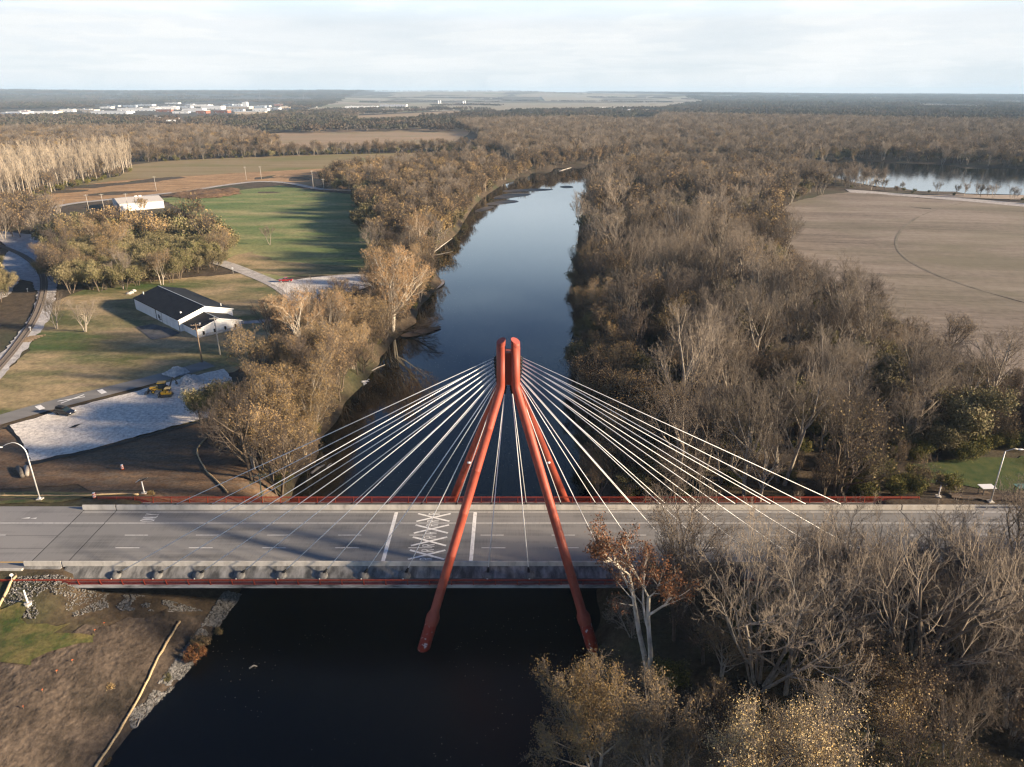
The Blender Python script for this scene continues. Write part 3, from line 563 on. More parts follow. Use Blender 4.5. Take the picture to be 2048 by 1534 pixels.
# raised edge bands just below the cuts
for sy in (-1, 1):
    for sx in (-1, 1):
        b = MB(); c = (sx * 1.06, sy * 0.95); n = 28
        for r, dz in ((0.685, -0.38), (0.685, -0.30)):
            for j in range(n):
                x, y = r * cos(2 * pi * j / n), r * sin(2 * pi * j / n); b.v.append((c[0] + x, c[1] + y, TZ + dz - 0.40 * sx * x + 0.344 * sy * y))
        b.f = [(j, (j + 1) % n, n + (j + 1) % n, n + j) for j in range(n)]; b.m = [0] * n
        b.obj('edge_band', m_redcut, tower, smooth=True)
box = MB().box(-1.05, 1.05, -0.62, 0.62, 26.9, 31.9).obj('anchor_box', m_redbox, tower); bevel(box, 0.04)
MB().box(-0.5, 0.5, -0.9, 0.9, 31.91, 32.1).obj('box_lid', m_red, tower)
for sx in (-1, 1):
    p = Vector((sx * 1.06, 0.95, BZ)).lerp(Vector((sx * 12.5, 16.9, -8.6)), 0.505) + Vector((0.0 - sx * 0.1, -0.75, 0.15))
    b = MB().blob(p, (0.34, 0.34, 0.24), n=14, m=8).tube([p + Vector((0, 0, .15)), p + Vector((0, 0.0, .5)), p + Vector((0, 0.5, 0.65))], 0.05, 8)
    b.obj('lamp', mat('white_lamp', (0.8, 0.8, 0.8), rough=0.3), tower, smooth=True)

# ---- stay cables
ANX = [(i - 9.5) * 6.24 for i in range(20)]
sock = MB().tube([(0, 0, -0.25), (0, 0, 0.55), (0, 0, 0.95)], [0.24, 0.21, 0.11], 10).mesh('sleeve', m_black, True)
rb = random.Random(5)
blk = MB().blob((0, 0, -0.22), (0.98, 0.78, 0.62), n=16, m=10, zmin=-0.35).mesh('anchor_block', m_stain, True)
boss = MB().tube([(0, -0.55, 0.0), (0, -0.82, -0.02)], [0.16, 0.12], 8).mesh('boss', m_conc, True)
for i, x in enumerate(ANX):
    lev = min(i, 19 - i)                      # 0 = outermost, attached highest
    zt = 31.3 - lev * 0.50; sx = -1 if x < 0 else 1
    for s in (-1, 1):
        a = Vector((x, s * 9.55, -0.35)); t = Vector((sx * (1.15 if lev < 9 else 0.45), s * 0.33, zt - (0.25 if lev == 9 else 0)))
        u = (t - a).normalized()
        e = link('anchor_block', blk, bridge, (x - u.x * 0.25, s * 9.62, -0.42), -0.45 * u.x * (1 if s < 0 else -1)); e.rotation_euler = (0.42 * -s, 0, -u.x * 0.5 * -s)
        q = link('boss', boss, e); q.rotation_euler = (0, 0, 0 if s < 0 else pi)
        c = MB().tube([a + u * 0.55, t - u * 0.5], 0.062, 8).obj('stay_cable', m_cable, bridge, smooth=True)
        for pos, fl in ((a + u * 0.15, u), (t - u * 0.15, -u)):
            k = link('sleeve', sock, c, pos); k.rotation_euler = fl.to_track_quat('Z', 'Y').to_euler()

# ---- railings: posts, rails and bar infill, leaning outwards
BAY = 3.26
postm = MB().box(-0.05, 0.05, -0.06, 0.06, -0.62, 1.12).box(-0.11, 0.11, -0.09, 0.09, 0, 0.03).mesh('post', m_redrail)
inf = MB()
for j in range(1, 25): inf.box(j * BAY / 25 - 0.014, j * BAY / 25 + 0.014, -0.014, 0.014, 0.14, 1.0)
infm = inf.mesh('bar_infill', m_rail)
for s, x0, n in ((-1, -76.9, 47), (1, -73.4, 45)):
    r = empty('railing', (0, 0, 0)); r.parent = bridge; tilt = 0.24 * -s
    M = Matrix.Translation((0, s * 11.44, -0.78)) @ Matrix.Rotation(tilt, 4, 'X')
    def put(o): o.parent = r; o.matrix_local = M @ Matrix.Translation(o.location); return o
    for i in range(n + 1):
        put(link('post', postm, None, (x0 + i * BAY, 0, 0)))
        if i < n: put(tag(link('bar_infill', infm, None, (x0 + i * BAY, 0, 0)), kind='stuff'))
    L = n * BAY
    put(MB().box(x0 - .05, x0 + L + .05, -0.05, 0.05, 1.0, 1.09).obj('top_rail', m_redrail)); put(MB().box(x0, x0 + L, -0.03, 0.03, 0.86, 0.92).obj('mid_rail', m_redrail)); put(MB().box(x0, x0 + L, -0.04, 0.04, 0.06, 0.13).obj('bottom_rail', m_redrail))
# wing kerbs carrying the railing past the deck ends
MB().box(-77.3, -XE - 0.02, -11.55, -10.9, -1.3, -0.80).obj('wing_kerb', m_conc, bridge); MB().box(XE + 0.02, 76.6, -11.55, -10.9, -1.3, -0.80).obj('wing_kerb', m_conc, bridge)

# ---- approach roads
for nm, xa, xb in (('road', -420, -XE), ('road', XE, 420)):
    ro = MB().box(xa, xb, -8.7, 8.9, -0.10, 0.0).obj(nm, m_road, None, (0, 0, ROAD), kind='structure')
    sg = -1 if xb < 0 else 1
    mark(xa, xb, 3.63, 3.78, 'lane_line', par=ro)
    for i in range(40):
        for y in (0.18, -3.33):
            x = k0 + sg * (7 + i) * 11.65
            if xa < x and x + 3.8 < xb: mark(x, x + 3.8, y - 0.06, y + 0.07, 'lane_dash', par=ro)
    mark(xa, xb, -7.15, -6.98, 'edge_line', m_yellow if sg < 0 else m_paint, ro)
    if sg > 0: mark(xa, xb, 7.02, 7.17, 'edge_line', par=ro)
    for y in (0.05, -3.5): mark(xa, xb, y - 0.03, y + 0.03, 'joint', m_tar, ro, 0.0035)
    MB().box(xa, xb, -9.1, -8.72, -0.2, 0.14).obj('kerb', m_conc, ro)
    if sg < 0:
        MB().add([(-83, 5.1, .006), (-81.6, 5.5, .006), (-81.6, 5.1, .006), (-80.4, 5.35, .006), (-80.4, 5.05, .006)], [(0, 2, 1), (2, 4, 3)]).obj('arrow_mark', m_paint, ro)
MB().box(-130, -77.4, -13.2, -9.12, -0.16, 0.02).obj('pavement', mat('paving', (0.16, 0.155, 0.145), (0.27, 0.26, 0.245), scale=0.3, detail=8, rough=0.9), None, (0, 0, ROAD), kind='structure')
# guard rail beyond the right end of the far barrier
gr = empty('guard_rail', (81.2, 8.3, ROAD), label='galvanised guard rail running on from the far barrier', cat='guard rail')
MB().prism([(-0.03, 0.42), (0.05, 0.5), (-0.03, 0.57), (0.05, 0.65), (-0.03, 0.73), (-0.06, 0.73), (-0.06, 0.42)], -1.0, 60).obj('beam', mat('galvanised', (0.42, 0.43, 0.44), (0.55, 0.56, 0.57), scale=3, rough=0.45, metal=0.6), gr)
pm = MB().box(-0.06, 0.06, 0.0, 0.14, -0.4, 0.72).mesh('post', MATS['galvanised'])
for i in range(30): link('post', pm, gr, (i * 2.0, 0.0, 0))

# ================================================================ BUILDINGS
def ribbed(name, c, wave=0.0, rough=0.6):
    return mat(name, tuple(a * .86 for a in c), c, scale=0.35, detail=8, stretch=(3, 3, 0.4), rough=rough)
m_white = ribbed('white_siding', (0.74, 0.75, 0.75)); m_wtrim = mat('white_trim', (0.8, 0.8, 0.79), rough=0.5)
m_roof = mat('black_roof', (0.010, 0.011, 0.014), (0.017, 0.018, 0.022), scale=0.5, detail=8, rough=0.75, spec=0.2)
m_cream = ribbed('cream_roof', (0.62, 0.57, 0.50)); m_stone = mat('stone_base', (0.38, 0.36, 0.33), (0.58, 0.55, 0.50), scale=1.2, detail=8, rough=0.9)
m_glass = mat('dark_glass', (0.012, 0.014, 0.016), rough=0.15, spec=0.5); m_wood = mat('weathered_wood', (0.12, 0.085, 0.055), (0.22, 0.165, 0.11), scale=1.5, stretch=(1, 1, .2), rough=0.9)
m_pipe = mat('pipe_metal', (0.62, 0.62, 0.60), rough=0.4, metal=0.3); m_dkgrey = mat('dark_grey_paint', (0.06, 0.06, 0.065), rough=0.6)
def gable(name, loc, ang, L, W, he, hr, wallm, roofm, over=0.35, rt=0.16, parent=None, **k):
    """gabled block: long axis along local x from 0 to L, width along local y from 0 to W"""
    r = empty(name, loc, ang, **k) if parent is None else parent
    w = MB().add([(0, 0, -.5), (L, 0, -.5), (L, W, -.5), (0, W, -.5), (0, 0, he), (L, 0, he), (L, W, he), (0, W, he), (0, W / 2, hr), (L, W / 2, hr)],
                 [(0, 1, 5, 4), (2, 3, 7, 6), (3, 0, 4, 8, 7), (1, 2, 6, 9, 5)])
    w.obj('wall', wallm, r)
    sl = (hr - he) / (W / 2)
    for s in (0, 1):
        ya, yb = (-over, W / 2) if s == 0 else (W + over, W / 2); za = he - over * sl
        v = [(-over, ya, za + .03), (L + over, ya, za + .03), (L + over, yb, hr + .03), (-over, yb, hr + .03)]; v += [(x, y, z + rt) for x, y, z in v]
        f = [(0, 1, 2, 3), (7, 6, 5, 4), (0, 4, 5, 1), (1, 5, 6, 2), (2, 6, 7, 3), (3, 7, 4, 0)]
        MB().add(v, f if s else [tuple(reversed(q)) for q in f]).obj('roof', roofm, r)
    return r
# the black-roofed hall and its annex: local x runs along the ridge away from the annex, y across to the right
hx, hy = (-104, 115.6)
hang = math.atan2(25.8, -26.7)                 # ridge direction (away from the camera, to the left)
hall = empty('hall', (hx, hy, LAND), hang, label='long white hall with black gabled roof and lower annex on the lawn', cat='building')
def hall_block(x0, x1, y0, y1, he, hr, pre, over=0.35):
    """y runs negative to the right of the ridge direction"""
    ym = (y0 + y1) / 2; b = MB()
    b.add([(x0, y0, -.5), (x1, y0, -.5), (x1, y1, -.5), (x0, y1, -.5), (x0, y0, he), (x1, y0, he), (x1, y1, he), (x0, y1, he), (x0, ym, hr), (x1, ym, hr)],
          [(0, 1, 5, 4), (2, 3, 7, 6), (3, 0, 4, 8, 7), (1, 2, 6, 9, 5)]).obj('wall', m_white, hall)
    sl = (hr - he) / abs(y0 - ym)
    for y, sg in ((y0, 1), (y1, -1)):
        ye = y + sg * over * (1 if y0 > y1 else -1); ze = he - over * sl; xa, xb = x0 - over, x1 + over
        v = [(xa, ye, ze + .02), (xb, ye, ze + .02), (xb, ym, hr + .02), (xa, ym, hr + .02)]; v += [(a, b_, c + .14) for a, b_, c in v]
        r = MB().add(v, [(0, 1, 2, 3), (7, 6, 5, 4), (0, 4, 5, 1), (1, 5, 6, 2), (2, 6, 7, 3), (3, 7, 4, 0)]).obj('roof', m_roof, hall)
        # white barge board on the camera-side gable
        MB().add([(xa - .05, ye, ze - .12), (xa - .05, ym, hr - .12), (xa - .05, ym, hr + .17), (xa - .05, ye, ze + .17), (xa - .01, ye, ze - .12), (xa - .01, ym, hr - .12), (xa - .01, ym, hr + .17), (xa - .01, ye, ze + .17)],
                 [(0, 1, 2, 3), (4, 7, 6, 5), (0, 4, 5, 1), (3, 2, 6, 7)]).obj('barge_board', m_wtrim, hall)
    MB().box(x0 - over, x1 + over, ym - .16, ym + .16, hr + .15, hr + .20).obj('ridge_cap', m_wtrim if pre else mat('ridge_grey', (0.30, 0.33, 0.36), rough=.5), hall)
    # battens of the ribbed siding
    rb_ = MB()
    n = int(abs(x1 - x0) / 0.9)
    for i in range(n + 1):
        x = x0 + (x1 - x0) * i / n; rb_.box(x - .03, x + .03, y0 - .02, y0 + .03, 0.1, he - .05)
    tag(rb_.obj('siding_rib', m_white, hall), kind='stuff')
hall_block(0, 37, 0, -17.5, 4.1, 6.7, 0)
hall_block(-10, -0.02, -1.2, -15.4, 2.8, 4.9, 0)
MB().box(-10.06, -10.0, -15.4, -1.2, -.3, 1.15).obj('stone_base', m_stone, hall); MB().box(-10.0, -0.1, -15.46, -15.4, -.3, 1.15).obj('stone_base', m_stone, hall)
for y in (-3.1, -6.6, -10.0, -13.4):
    w = MB().box(-10.12, -10.03, y - .42, y + .42, 0.75, 2.15).obj('window', m_wtrim, hall); MB().box(-10.15, -10.125, y - .34, y + .34, 0.85, 2.05).obj('pane', m_glass, w)
MB().box(6.1, 6.9, 0.02, 0.08, 0.1, 2.2).obj('door', m_wtrim, hall)
bd = MB().box(9.6, 13.6, 0.035, 0.10, 0.1, 3.4).obj('sliding_door', m_white, hall); MB().box(13.6, 13.75, 0.03, 0.14, 0.0, 3.9).obj('door_post', m_dkgrey, hall)
MB().box(18.3, 18.45, 0.03, 0.15, 0.0, 4.0).obj('downpipe', m_dkgrey, hall); MB().box(0.1, 0.25, 0.03, 0.15, 0.0, 4.0).obj('downpipe', m_dkgrey, hall)
MB().box(-10.3, 37.3, 0.0, 0.3, -.2, 0.12).obj('plinth', mat('plinth', (0.26, 0.22, 0.18), rough=.9), hall)
# dark emblem and faint lettering on the long wall
em = MB(); re_ = random.Random(3)
em.box(16.2, 17.0, 0.035, 0.06, 1.2, 2.6); em.box(15.4, 16.1, 0.035, 0.062, 0.9, 2.4); em.box(14.5, 15.2, 0.035, 0.06, 1.0, 1.25); em.box(14.5, 14.75, 0.035, 0.062, 1.25, 2.3); em.box(15.9, 16.3, 0.036, 0.064, 0.6, 1.1)
em.obj('emblem', m_dkgrey, hall)
for r_, (z0, n) in enumerate(((2.55, 3), (1.9, 4), (1.15, 5))):
    for i in range(n):
        x = 13.0 - i * 0.75; MB().box(x - .28, x, 0.105, 0.115, z0, z0 + .36).box(x - .28, x - .2, 0.105, 0.118, z0 - .05, z0 + .42).obj('lettering', mat('faint_lettering', (0.52, 0.53, 0.56), rough=.7), hall)
for x, y, z in ((36, -3.0, 4.9), (3.5, -15.5, 4.6)): MB().tube([(x, y, z - .6), (x, y, z + 1.1)], .2, 10).obj('flue', m_pipe, hall)
for x, y, z in ((4.2, -2.6, 5.2), (-7.0, -3.6, 3.7), (-8, -3.1, 3.5)): MB().box(x - .22, x + .22, y - .22, y + .22, z - .3, z + .22).obj('vent', m_wtrim, hall)
# long cream-roofed warehouse
wn_ = Vector((*(-249.1, 363), 0)); wl = Vector((*(-271.7, 382.4), 0)); wr = Vector((*(-227.8, 377.9), 0))
wang = math.atan2((wr - wn_).y, (wr - wn_).x)
wh = empty('warehouse', (wn_.x, wn_.y, LAND), wang, label='white warehouse with low cream roof behind the olive grove', cat='building')
Lw, Ww = (wr - wn_).length, 31.0
MB().add([(0, 0, -.5), (Lw, 0, -.5), (Lw, Ww, -.5), (0, Ww, -.5), (0, 0, 4.6), (Lw, 0, 4.6), (Lw, Ww, 4.6), (0, Ww, 4.6), (0, Ww / 2, 6.4), (Lw, Ww / 2, 6.4)], [(0, 1, 5, 4), (2, 3, 7, 6), (3, 0, 4, 8, 7), (1, 2, 6, 9, 5)]).obj('wall', m_white, wh)
for ya, za, yb, zb in ((-.4, 4.6, Ww / 2, 6.45), (Ww + .4, 4.6, Ww / 2, 6.45)):
    v = [(-.4, ya, za), (Lw + .4, ya, za), (Lw + .4, yb, zb), (-.4, yb, zb)]; v += [(a, b, c + .15) for a, b, c in v]
    MB().add(v, [(0, 1, 2, 3), (7, 6, 5, 4), (0, 4, 5, 1), (1, 5, 6, 2), (2, 6, 7, 3), (3, 7, 4, 0)]).obj('roof', m_cream, wh)
MB().box(Lw * .68, Lw * .68 + 4.2, -.08, -.02, 0, 3.6).obj('roller_door', mat('pale_blue_door', (0.45, 0.5, 0.55), rough=.6), wh)
for i in range(1, 5): MB().box(-.06, -.01, Ww * i / 5 - .15, Ww * i / 5 + .15, 0, 4.4).obj('wall_seam', m_dkgrey, wh)
MB().box(-.07, -.02, 0.5, Ww * .38, 0.1, 4.3).obj('rusty_panel', mat('rusty_sheet', (0.30, 0.21, 0.16), (0.42, 0.36, 0.32), scale=.6, rough=.8), wh)
for x, y in ((Lw * .45, Ww * .5), (Lw * .55, Ww * .52)): MB().box(x, x + 1.6, y, y + 1.2, 6.4, 7.2).obj('roof_vent', m_wtrim, wh)

# ---- farm and town in the distance
def house(x, y, L, W, he, hr, a, wm, rm, label, cat='house', group=None, nwin=3, name='house'):
    r = gable(name, (x, y, gz(x, y)), a, L, W, he, hr, wm, rm, label=label, cat=cat, group=group)
    for i in range(nwin):
        xx = L * (i + .6) / (nwin + .2); w = MB().box(xx, xx + 1.1, -.06, -.01, 1.0, 2.4).obj('window', m_wtrim, r); MB().box(xx + .1, xx + 1.0, -.09, -.065, 1.1, 2.3).obj('pane', m_glass, w)
    return r
m_hroof = mat('grey_shingle', (0.16, 0.155, 0.15), rough=.9); m_whiter = mat('white_roof', (0.72, 0.72, 0.71), rough=.6); m_beige = mat('beige_wall', (0.55, 0.46, 0.36), rough=.85); m_brick = mat('red_brick', (0.26, 0.11, 0.07), rough=.9); m_blue = mat('blue_grey_wall', (0.33, 0.39, 0.46), rough=.8)
x, y = (-778.8, 1604.7); house(x, y, 20, 26, 6.5, 13.5, 0.25, m_white, m_whiter, 'tall white gabled barn on the green farmyard', 'barn', nwin=2, name='barn')
x, y = (-878.3, 1657.9); house(x, y, 15, 12, 6, 10, 0.1, m_white, m_hroof, 'white farmhouse with grey roof left of the white barn')
x, y = (-873.1, 1685.8); house(x, y, 12, 9, 3.5, 6, 0.3, m_white, m_hroof, 'low white shed between farmhouse and white barn', 'shed', name='shed')
x, y = (-851.8, 1685.8); house(x, y, 10, 10, 6, 9.5, 0.2, m_beige, m_hroof, 'beige farm building just left of the white barn')
rt = random.Random(11)
def block(px, py, L, W, h, wm, rm, label, group='factory blocks of the far town', dy=0):
    x, y = px, py; r = empty('factory', (x, y, gz(x, y)), rt.uniform(-.12, .12), label=label, cat='building', group=group)
    MB().box(0, L, 0, W, -1, h).obj('wall', wm, r); MB().box(-.5, L + .5, -.5, W + .5, h + .02, h + .9).obj('roof', rm, r)
    n = max(3, int(L / 16))
    for i in range(n):
        xx = L * (i + .3) / n; b = MB().box(xx, xx + 3.5, -.2, -.02, .5, 4.2).obj('loading_door', m_dkgrey if i % 2 else m_blue, r)
    for i in range(max(1, n // 3)):
        xx = L * (i + .5) / max(1, n // 3); MB().box(xx, xx + 5, W * .4, W * .4 + 4, h + .92, h + 3.0).obj('roof_unit', m_pipe, r)
    return r
town = [((-1513.5, 2633.9), 210, 60, 9, 'long white factory at the left end of the far town'), ((-1654.3, 3093.2), 260, 70, 10, 'very long white factory behind the red-brown town trees'), ((-1655.8, 3385.5), 190, 60, 11, 'white factory behind the white farm barn'),
        ((-1309, 2924), 130, 60, 12, 'white factory front with a blue-grey bay in the middle of town'), ((-1422.4, 3385.5), 150, 80, 14, 'stepped white factory near the middle of the town'), ((-972.5, 2569.7), 170, 50, 9, 'long beige warehouse at the right end of the town'),
        ((-1377.2, 3495), 230, 70, 10, 'white factory behind the long beige warehouse'), ((-1452.3, 4011.4), 40, 40, 24, 'tall white block standing above the factories'), ((-1088, 3093.2), 100, 60, 9, 'white factory at the far right end of the town'),
        ((-1799.5, 4164.3), 160, 60, 9, 'thin white strip of factory roof beyond the main row'), ((-2187.8, 4329), 170, 60, 8, 'distant pale factory roof above the long white one'), ((-2378.9, 5137), 150, 60, 8, 'farthest pale roof behind the town'),
        ((-1697.3, 2394.1), 160, 60, 9, 'white factory cut by the left picture edge'), ((-1732.9, 2633.9), 130, 50, 8, 'white factory beside the one at the left picture edge'), ((-839.8, 3736), 260, 60, 8, 'low grey-white sheds beyond the tan fields'), ((-737.3, 4164.3), 240, 60, 9, 'long pale shed in front of the distant farm silos')]
for (x, y), L, W, h, lb in town:
    bg_ = m_beige if 'beige' in lb else m_white
    block(x, y, L * .62, W * .7, h, bg_, m_whiter, lb)
tp_ = [(-1776.9,2569.7),(-1815.6,2701.1),(-1766.6,2771.7),(-1795.9,2924),(-1889.2,3185.1),(-1662.7,2845.9),(-2006,3611.6),(-2263.5,4164.3),(-1498.5,2771.7),(-2096.5,4011.4),(-1751.9,3385.5),(-2147.2,4329),(-1414.3,2924),(-1826.5,3868.9),(-1250.2,2701.1),(-1690.3,3736),(-1967.3,4506.8),(-1163.6,2701.1),(-1781.5,4329),(-1124.7,2771.7),(-1744,4506.8),(-1160.7,3006.3),(-1613.2,4329),(-1322.9,3736),(-1358,4011.4),(-1118.2,3385.5),(-1381,4329),(-1129.3,3611.6),(-1273.6,4329),(-1077,3868.9)]
for i, (x, y) in enumerate(sorted(tp_, key=lambda p: p[0] / (p[1] + 98))):
    wm = rt.choice([m_white, m_white, m_beige, m_blue, m_brick]); block(x, y, rt.uniform(28, 80), rt.uniform(20, 40), rt.uniform(5, 10), wm, rt.choice([m_whiter, m_whiter, m_hroof, m_pipe]), '%s small works building from the left in the far town' % NTH[i], 'works buildings of the far town')
hl = [(-1330.2,1908.1),(-1359.3,2021),(-1266.2,1944.4),(-1200.3,1908.1),(-1118.7,1839.2),(-1187.2,2021),(-1085,1908.1),(-1155.8,2103.6),(-1168.8,2192.7),(-1065.5,2021),(-1037.1,2061.5),(-1085.7,2192.7),(-987.1,2021),(-1054,2192.7),(-996,2103.6),(-945.2,2021),(-1327.3,2103.6),(-1501.2,2192.7),(-1342.6,2192.7),(-1049.7,1806.5)]
hc_ = {}
for i, (x, y) in enumerate(sorted(hl, key=lambda p: p[0] / (p[1] + 98))):
    wm, nm = rt.choice([(m_white, 'white'), (m_beige, 'beige'), (m_brick, 'red-brick'), (m_blue, 'blue-grey'), (m_white, 'white')])
    hc_[nm] = hc_.get(nm, -1) + 1
    house(x, y, rt.uniform(11, 17), rt.uniform(8, 11), rt.uniform(3.2, 5.5), rt.uniform(6.2, 8.5), rt.uniform(-.6, .6), wm, rt.choice([m_hroof, m_hroof, m_whiter, m_brick]), '%s small %s house from the left before the far town' % (NTH[hc_[nm]], nm), group='houses of the far town', nwin=2)
for i, (p, L, lb) in enumerate((((380.2, 3185.1), 34, 'white gabled farm barn standing alone behind the river woods'), ((440.6, 3185.1), 30, 'second white farm building behind the river woods'), ((487.1, 3093.2), 26, 'low white farm shed at the right of the lone farmstead'))):
    house(*p, L, 22, 7 - i * 1.5, 14 - i * 3, 0.1, m_white, m_whiter, lb, 'barn', nwin=2, name='barn')
m_silo = mat('silo_steel', (0.66, 0.67, 0.68), rough=.4)
for i, p in enumerate([(479.5,3185.1),(-461.6,4699.4),(-468.5,4908.7),(-295.2,4506.8),(-295,4699.4)]):
    h = 24 if i else 16; r = empty('silo', (*p, gz(*p)), label=['pale silo beside the lone farmstead', 'tall silo of the left distant pair', 'right-hand silo of the left distant pair', 'tall silo of the right distant pair', 'right-hand silo of the right distant pair'][i], cat='silo', group='distant silos')
    MB().tube([(0, 0, -1), (0, 0, h)], 4.5, 14).obj('body', m_silo, r, smooth=True); MB().tube([(0, 0, h), (0, 0, h + 3)], [4.6, .4], 14).obj('roof', m_silo, r, smooth=True)
for p, h, lb in (((-1995.6, 5965.6), 105, 'taller thin radio mast on the horizon'), ((-1843.9, 6680), 95, 'shorter thin radio mast on the horizon')):
    r = empty('radio_mast', (*p, gz(*p)), label=lb, cat='mast'); MB().tube([(0, 0, 0), (0, 0, h)], [1.6, .7], 5).obj('pole', mat('mast_grey', (0.25, 0.26, 0.28), rough=.6), r)
    for a in (0, 2.1, 4.2): MB().tube([(0, 0, h * .8), (h * .4 * cos(a), h * .4 * sin(a), 0)], .12, 4).obj('guy_wire', MATS['mast_grey'], r)

# ================================================================ POLES AND LAMPS
m_pole = mat('pole_wood', (0.15, 0.105, 0.072), (0.24, 0.175, 0.125), scale=1.2, stretch=(1, 1, .15), rough=.9); m_palep = mat('pale_pole', (0.36, 0.33, 0.29), (0.46, 0.43, 0.38), scale=1.2, stretch=(1, 1, .15), rough=.9)
m_wire = mat('wire', (0.05, 0.05, 0.05), rough=.6)
def util_pole(p, h, label, arms=1, m=m_pole, trans=False, group='utility poles', rz=0.3):
    r = empty('utility_pole', (*p, gz(*p)), rz, label=label, cat='utility pole', group=group)
    MB().tube([(0, 0, -.5), (0, 0, h)], [.19, .12], 8).obj('pole', m, r, smooth=True)
    for i in range(arms):
        z = h - .5 - i * 1.1; a = MB().box(-1.3, 1.3, -.07, .07, z - .08, z + .08).obj('crossarm', m, r)
        for xx in (-1.15, -.45, .45, 1.15): MB().tube([(xx, 0, z + .08), (xx, 0, z + .28)], [.05, .03], 6).obj('insulator', mat('insulator', (0.5, 0.5, 0.48), rough=.3), a)
    if trans: MB().tube([(0, -.35, h - 2.6), (0, -.35, h - 1.7)], .24, 10).obj('transformer', mat('transformer_grey', (0.36, 0.38, 0.40), rough=.5), r, smooth=True)
    return r
pA = (-86, 87.9); pB = (-83.3, 94)
util_pole(pA, 11.5, 'brown utility pole in front of the hall annex', 2); util_pole(pB, 11.5, 'pale utility pole with transformer in front of the hall annex', 1, m_palep, True)
util_pole((-45.6, 15.5), 10, 'greenish utility pole behind the far railing among the trees', 1, mat('green_pole', (0.13, 0.14, 0.10), rough=.9))
for i, (p, h, lb) in enumerate((((-254.8, 354.9), 12, 'dark utility pole at the left wall of the warehouse'), ((-241.8, 358.9), 12, 'utility pole in front of the warehouse front'), ((-272.8, 369.3), 10, 'utility pole left of the warehouse in the scrub'),
                                ((-399.2, 481), 20, 'tall utility pole before the poplars at the picture edge'), ((-391.9, 490.7), 18, 'utility pole with wide arms before the poplars'), ((-351.1, 459.5), 12, 'utility pole at the corner of the tan field'),
                                ((-273.7, 465.5), 11, 'utility pole by the farm road above the scrub mound'), ((-230.2, 540.3), 11, 'utility pole by the farm road at the top of the meadow'), ((-218.4, 544.2), 11, 'second utility pole by the farm road at the meadow top'),
                                ((-155.8, 477.8), 14, 'tall utility pole at the meadow\'s top right corner'), ((-144.5, 465.5), 9, 'short utility pole at the meadow\'s top right corner'), ((-124, 556), 12, 'utility pole among the brown trees right of the meadow'))):
    util_pole(p, h, lb, 2 if i in (3, 4) else 1, m_palep)
def wire(a, b, sag, label=None, name='power_line', r=.022):
    a, b = Vector(a), Vector(b); pts = [a.lerp(b, t) - Vector((0, 0, sag * 4 * t * (1 - t))) for t in np.linspace(0, 1, 14)]
    MB().tube(pts, r, 4).obj(name, m_wire, label=label, cat='wire', group='overhead wires')
za, zb = gz(*pA) + 11.2, gz(*pB) + 11.2
for k, off in (('upper', .45), ('lower', -.5)): wire((pA[0], pA[1], za + off), (pB[0], pB[1], zb + off), .35, '%s wire between the two poles before the hall' % k)
wire((pA[0], pA[1], za), (hx - 3, hy + 1, LAND + 4.0), .5, 'service wire from the brown pole to the hall')
x4, y4 = (-399.2, 481); x5, y5 = (-391.9, 490.7)
wire((x4 - 90, y4 - 8, 22), (x4, y4, 23), 1.2, 'wire leaving the picture at the pole before the poplars', r=.05)
wire((-52, 22, 13.2), (46, -20, 24), 3.6, 'thin overhead wire crossing the river and the deck', r=.014)
m_lampp = mat('lamp_pole', (0.60, 0.60, 0.58), (0.70, 0.69, 0.67), scale=2, rough=.45, metal=.2)
def lamp(x, y, z, h, reach, label, straight=False):
    r = empty('street_lamp', (x, y, z), label=label, cat='street lamp', group='street lamps of the bridge road')
    if straight:
        MB().tube([(0, 0, 0), (0, 0, h)], [.13, .08], 10).obj('pole', m_lampp, r, smooth=True); MB().tube([(0, 0, h - .05), (reach * .6, -.15, h + .55), (reach, -.2, h + .5)], .05, 8).obj('arm', m_lampp, r, smooth=True)
        e = (reach, -.2, h + .5)
    else:
        pts = [(0, 0, 0), (0, 0, h - 2.2)] + [(-(reach * (1 - cos(t))) * .5, 0, h - 2.2 + 2.2 * sin(t)) for t in np.linspace(.15, pi / 2, 7)] + [(-reach * .75, -.1, h - .25), (-reach, -.2, h - .75)]
        MB().tube(pts, np.linspace(.12, .05, len(pts)), 10).obj('pole', m_lampp, r, smooth=True); e = (-reach, -.2, h - .75)
    s = 1 if straight else -1
    MB().blob((e[0] + s * .35, e[1], e[2] - .05), (.55, .2, .13), n=12, m=6).obj('lamp_head', mat('lamp_head_white', (0.78, 0.78, 0.77), rough=.35), r, smooth=True)
    MB().box(-.45, .45, -.45, .45, -.3, .06).obj('footing', m_conc, r); MB().tube([(0, 0, .06), (0, 0, .3)], .22, 10).obj('base_plate', m_lampp, r)
x, y = (-83.7, 11.5); lamp(x, y, gz(x, y) + .1, 11.2, 3.9, 'curved white street lamp leaning over the verge at the left')
x, y = (85.4, 10.6); lamp(x, y, gz(x, y) + .1, 10.0, 2.0, 'straight white street lamp behind the guard rail', True)
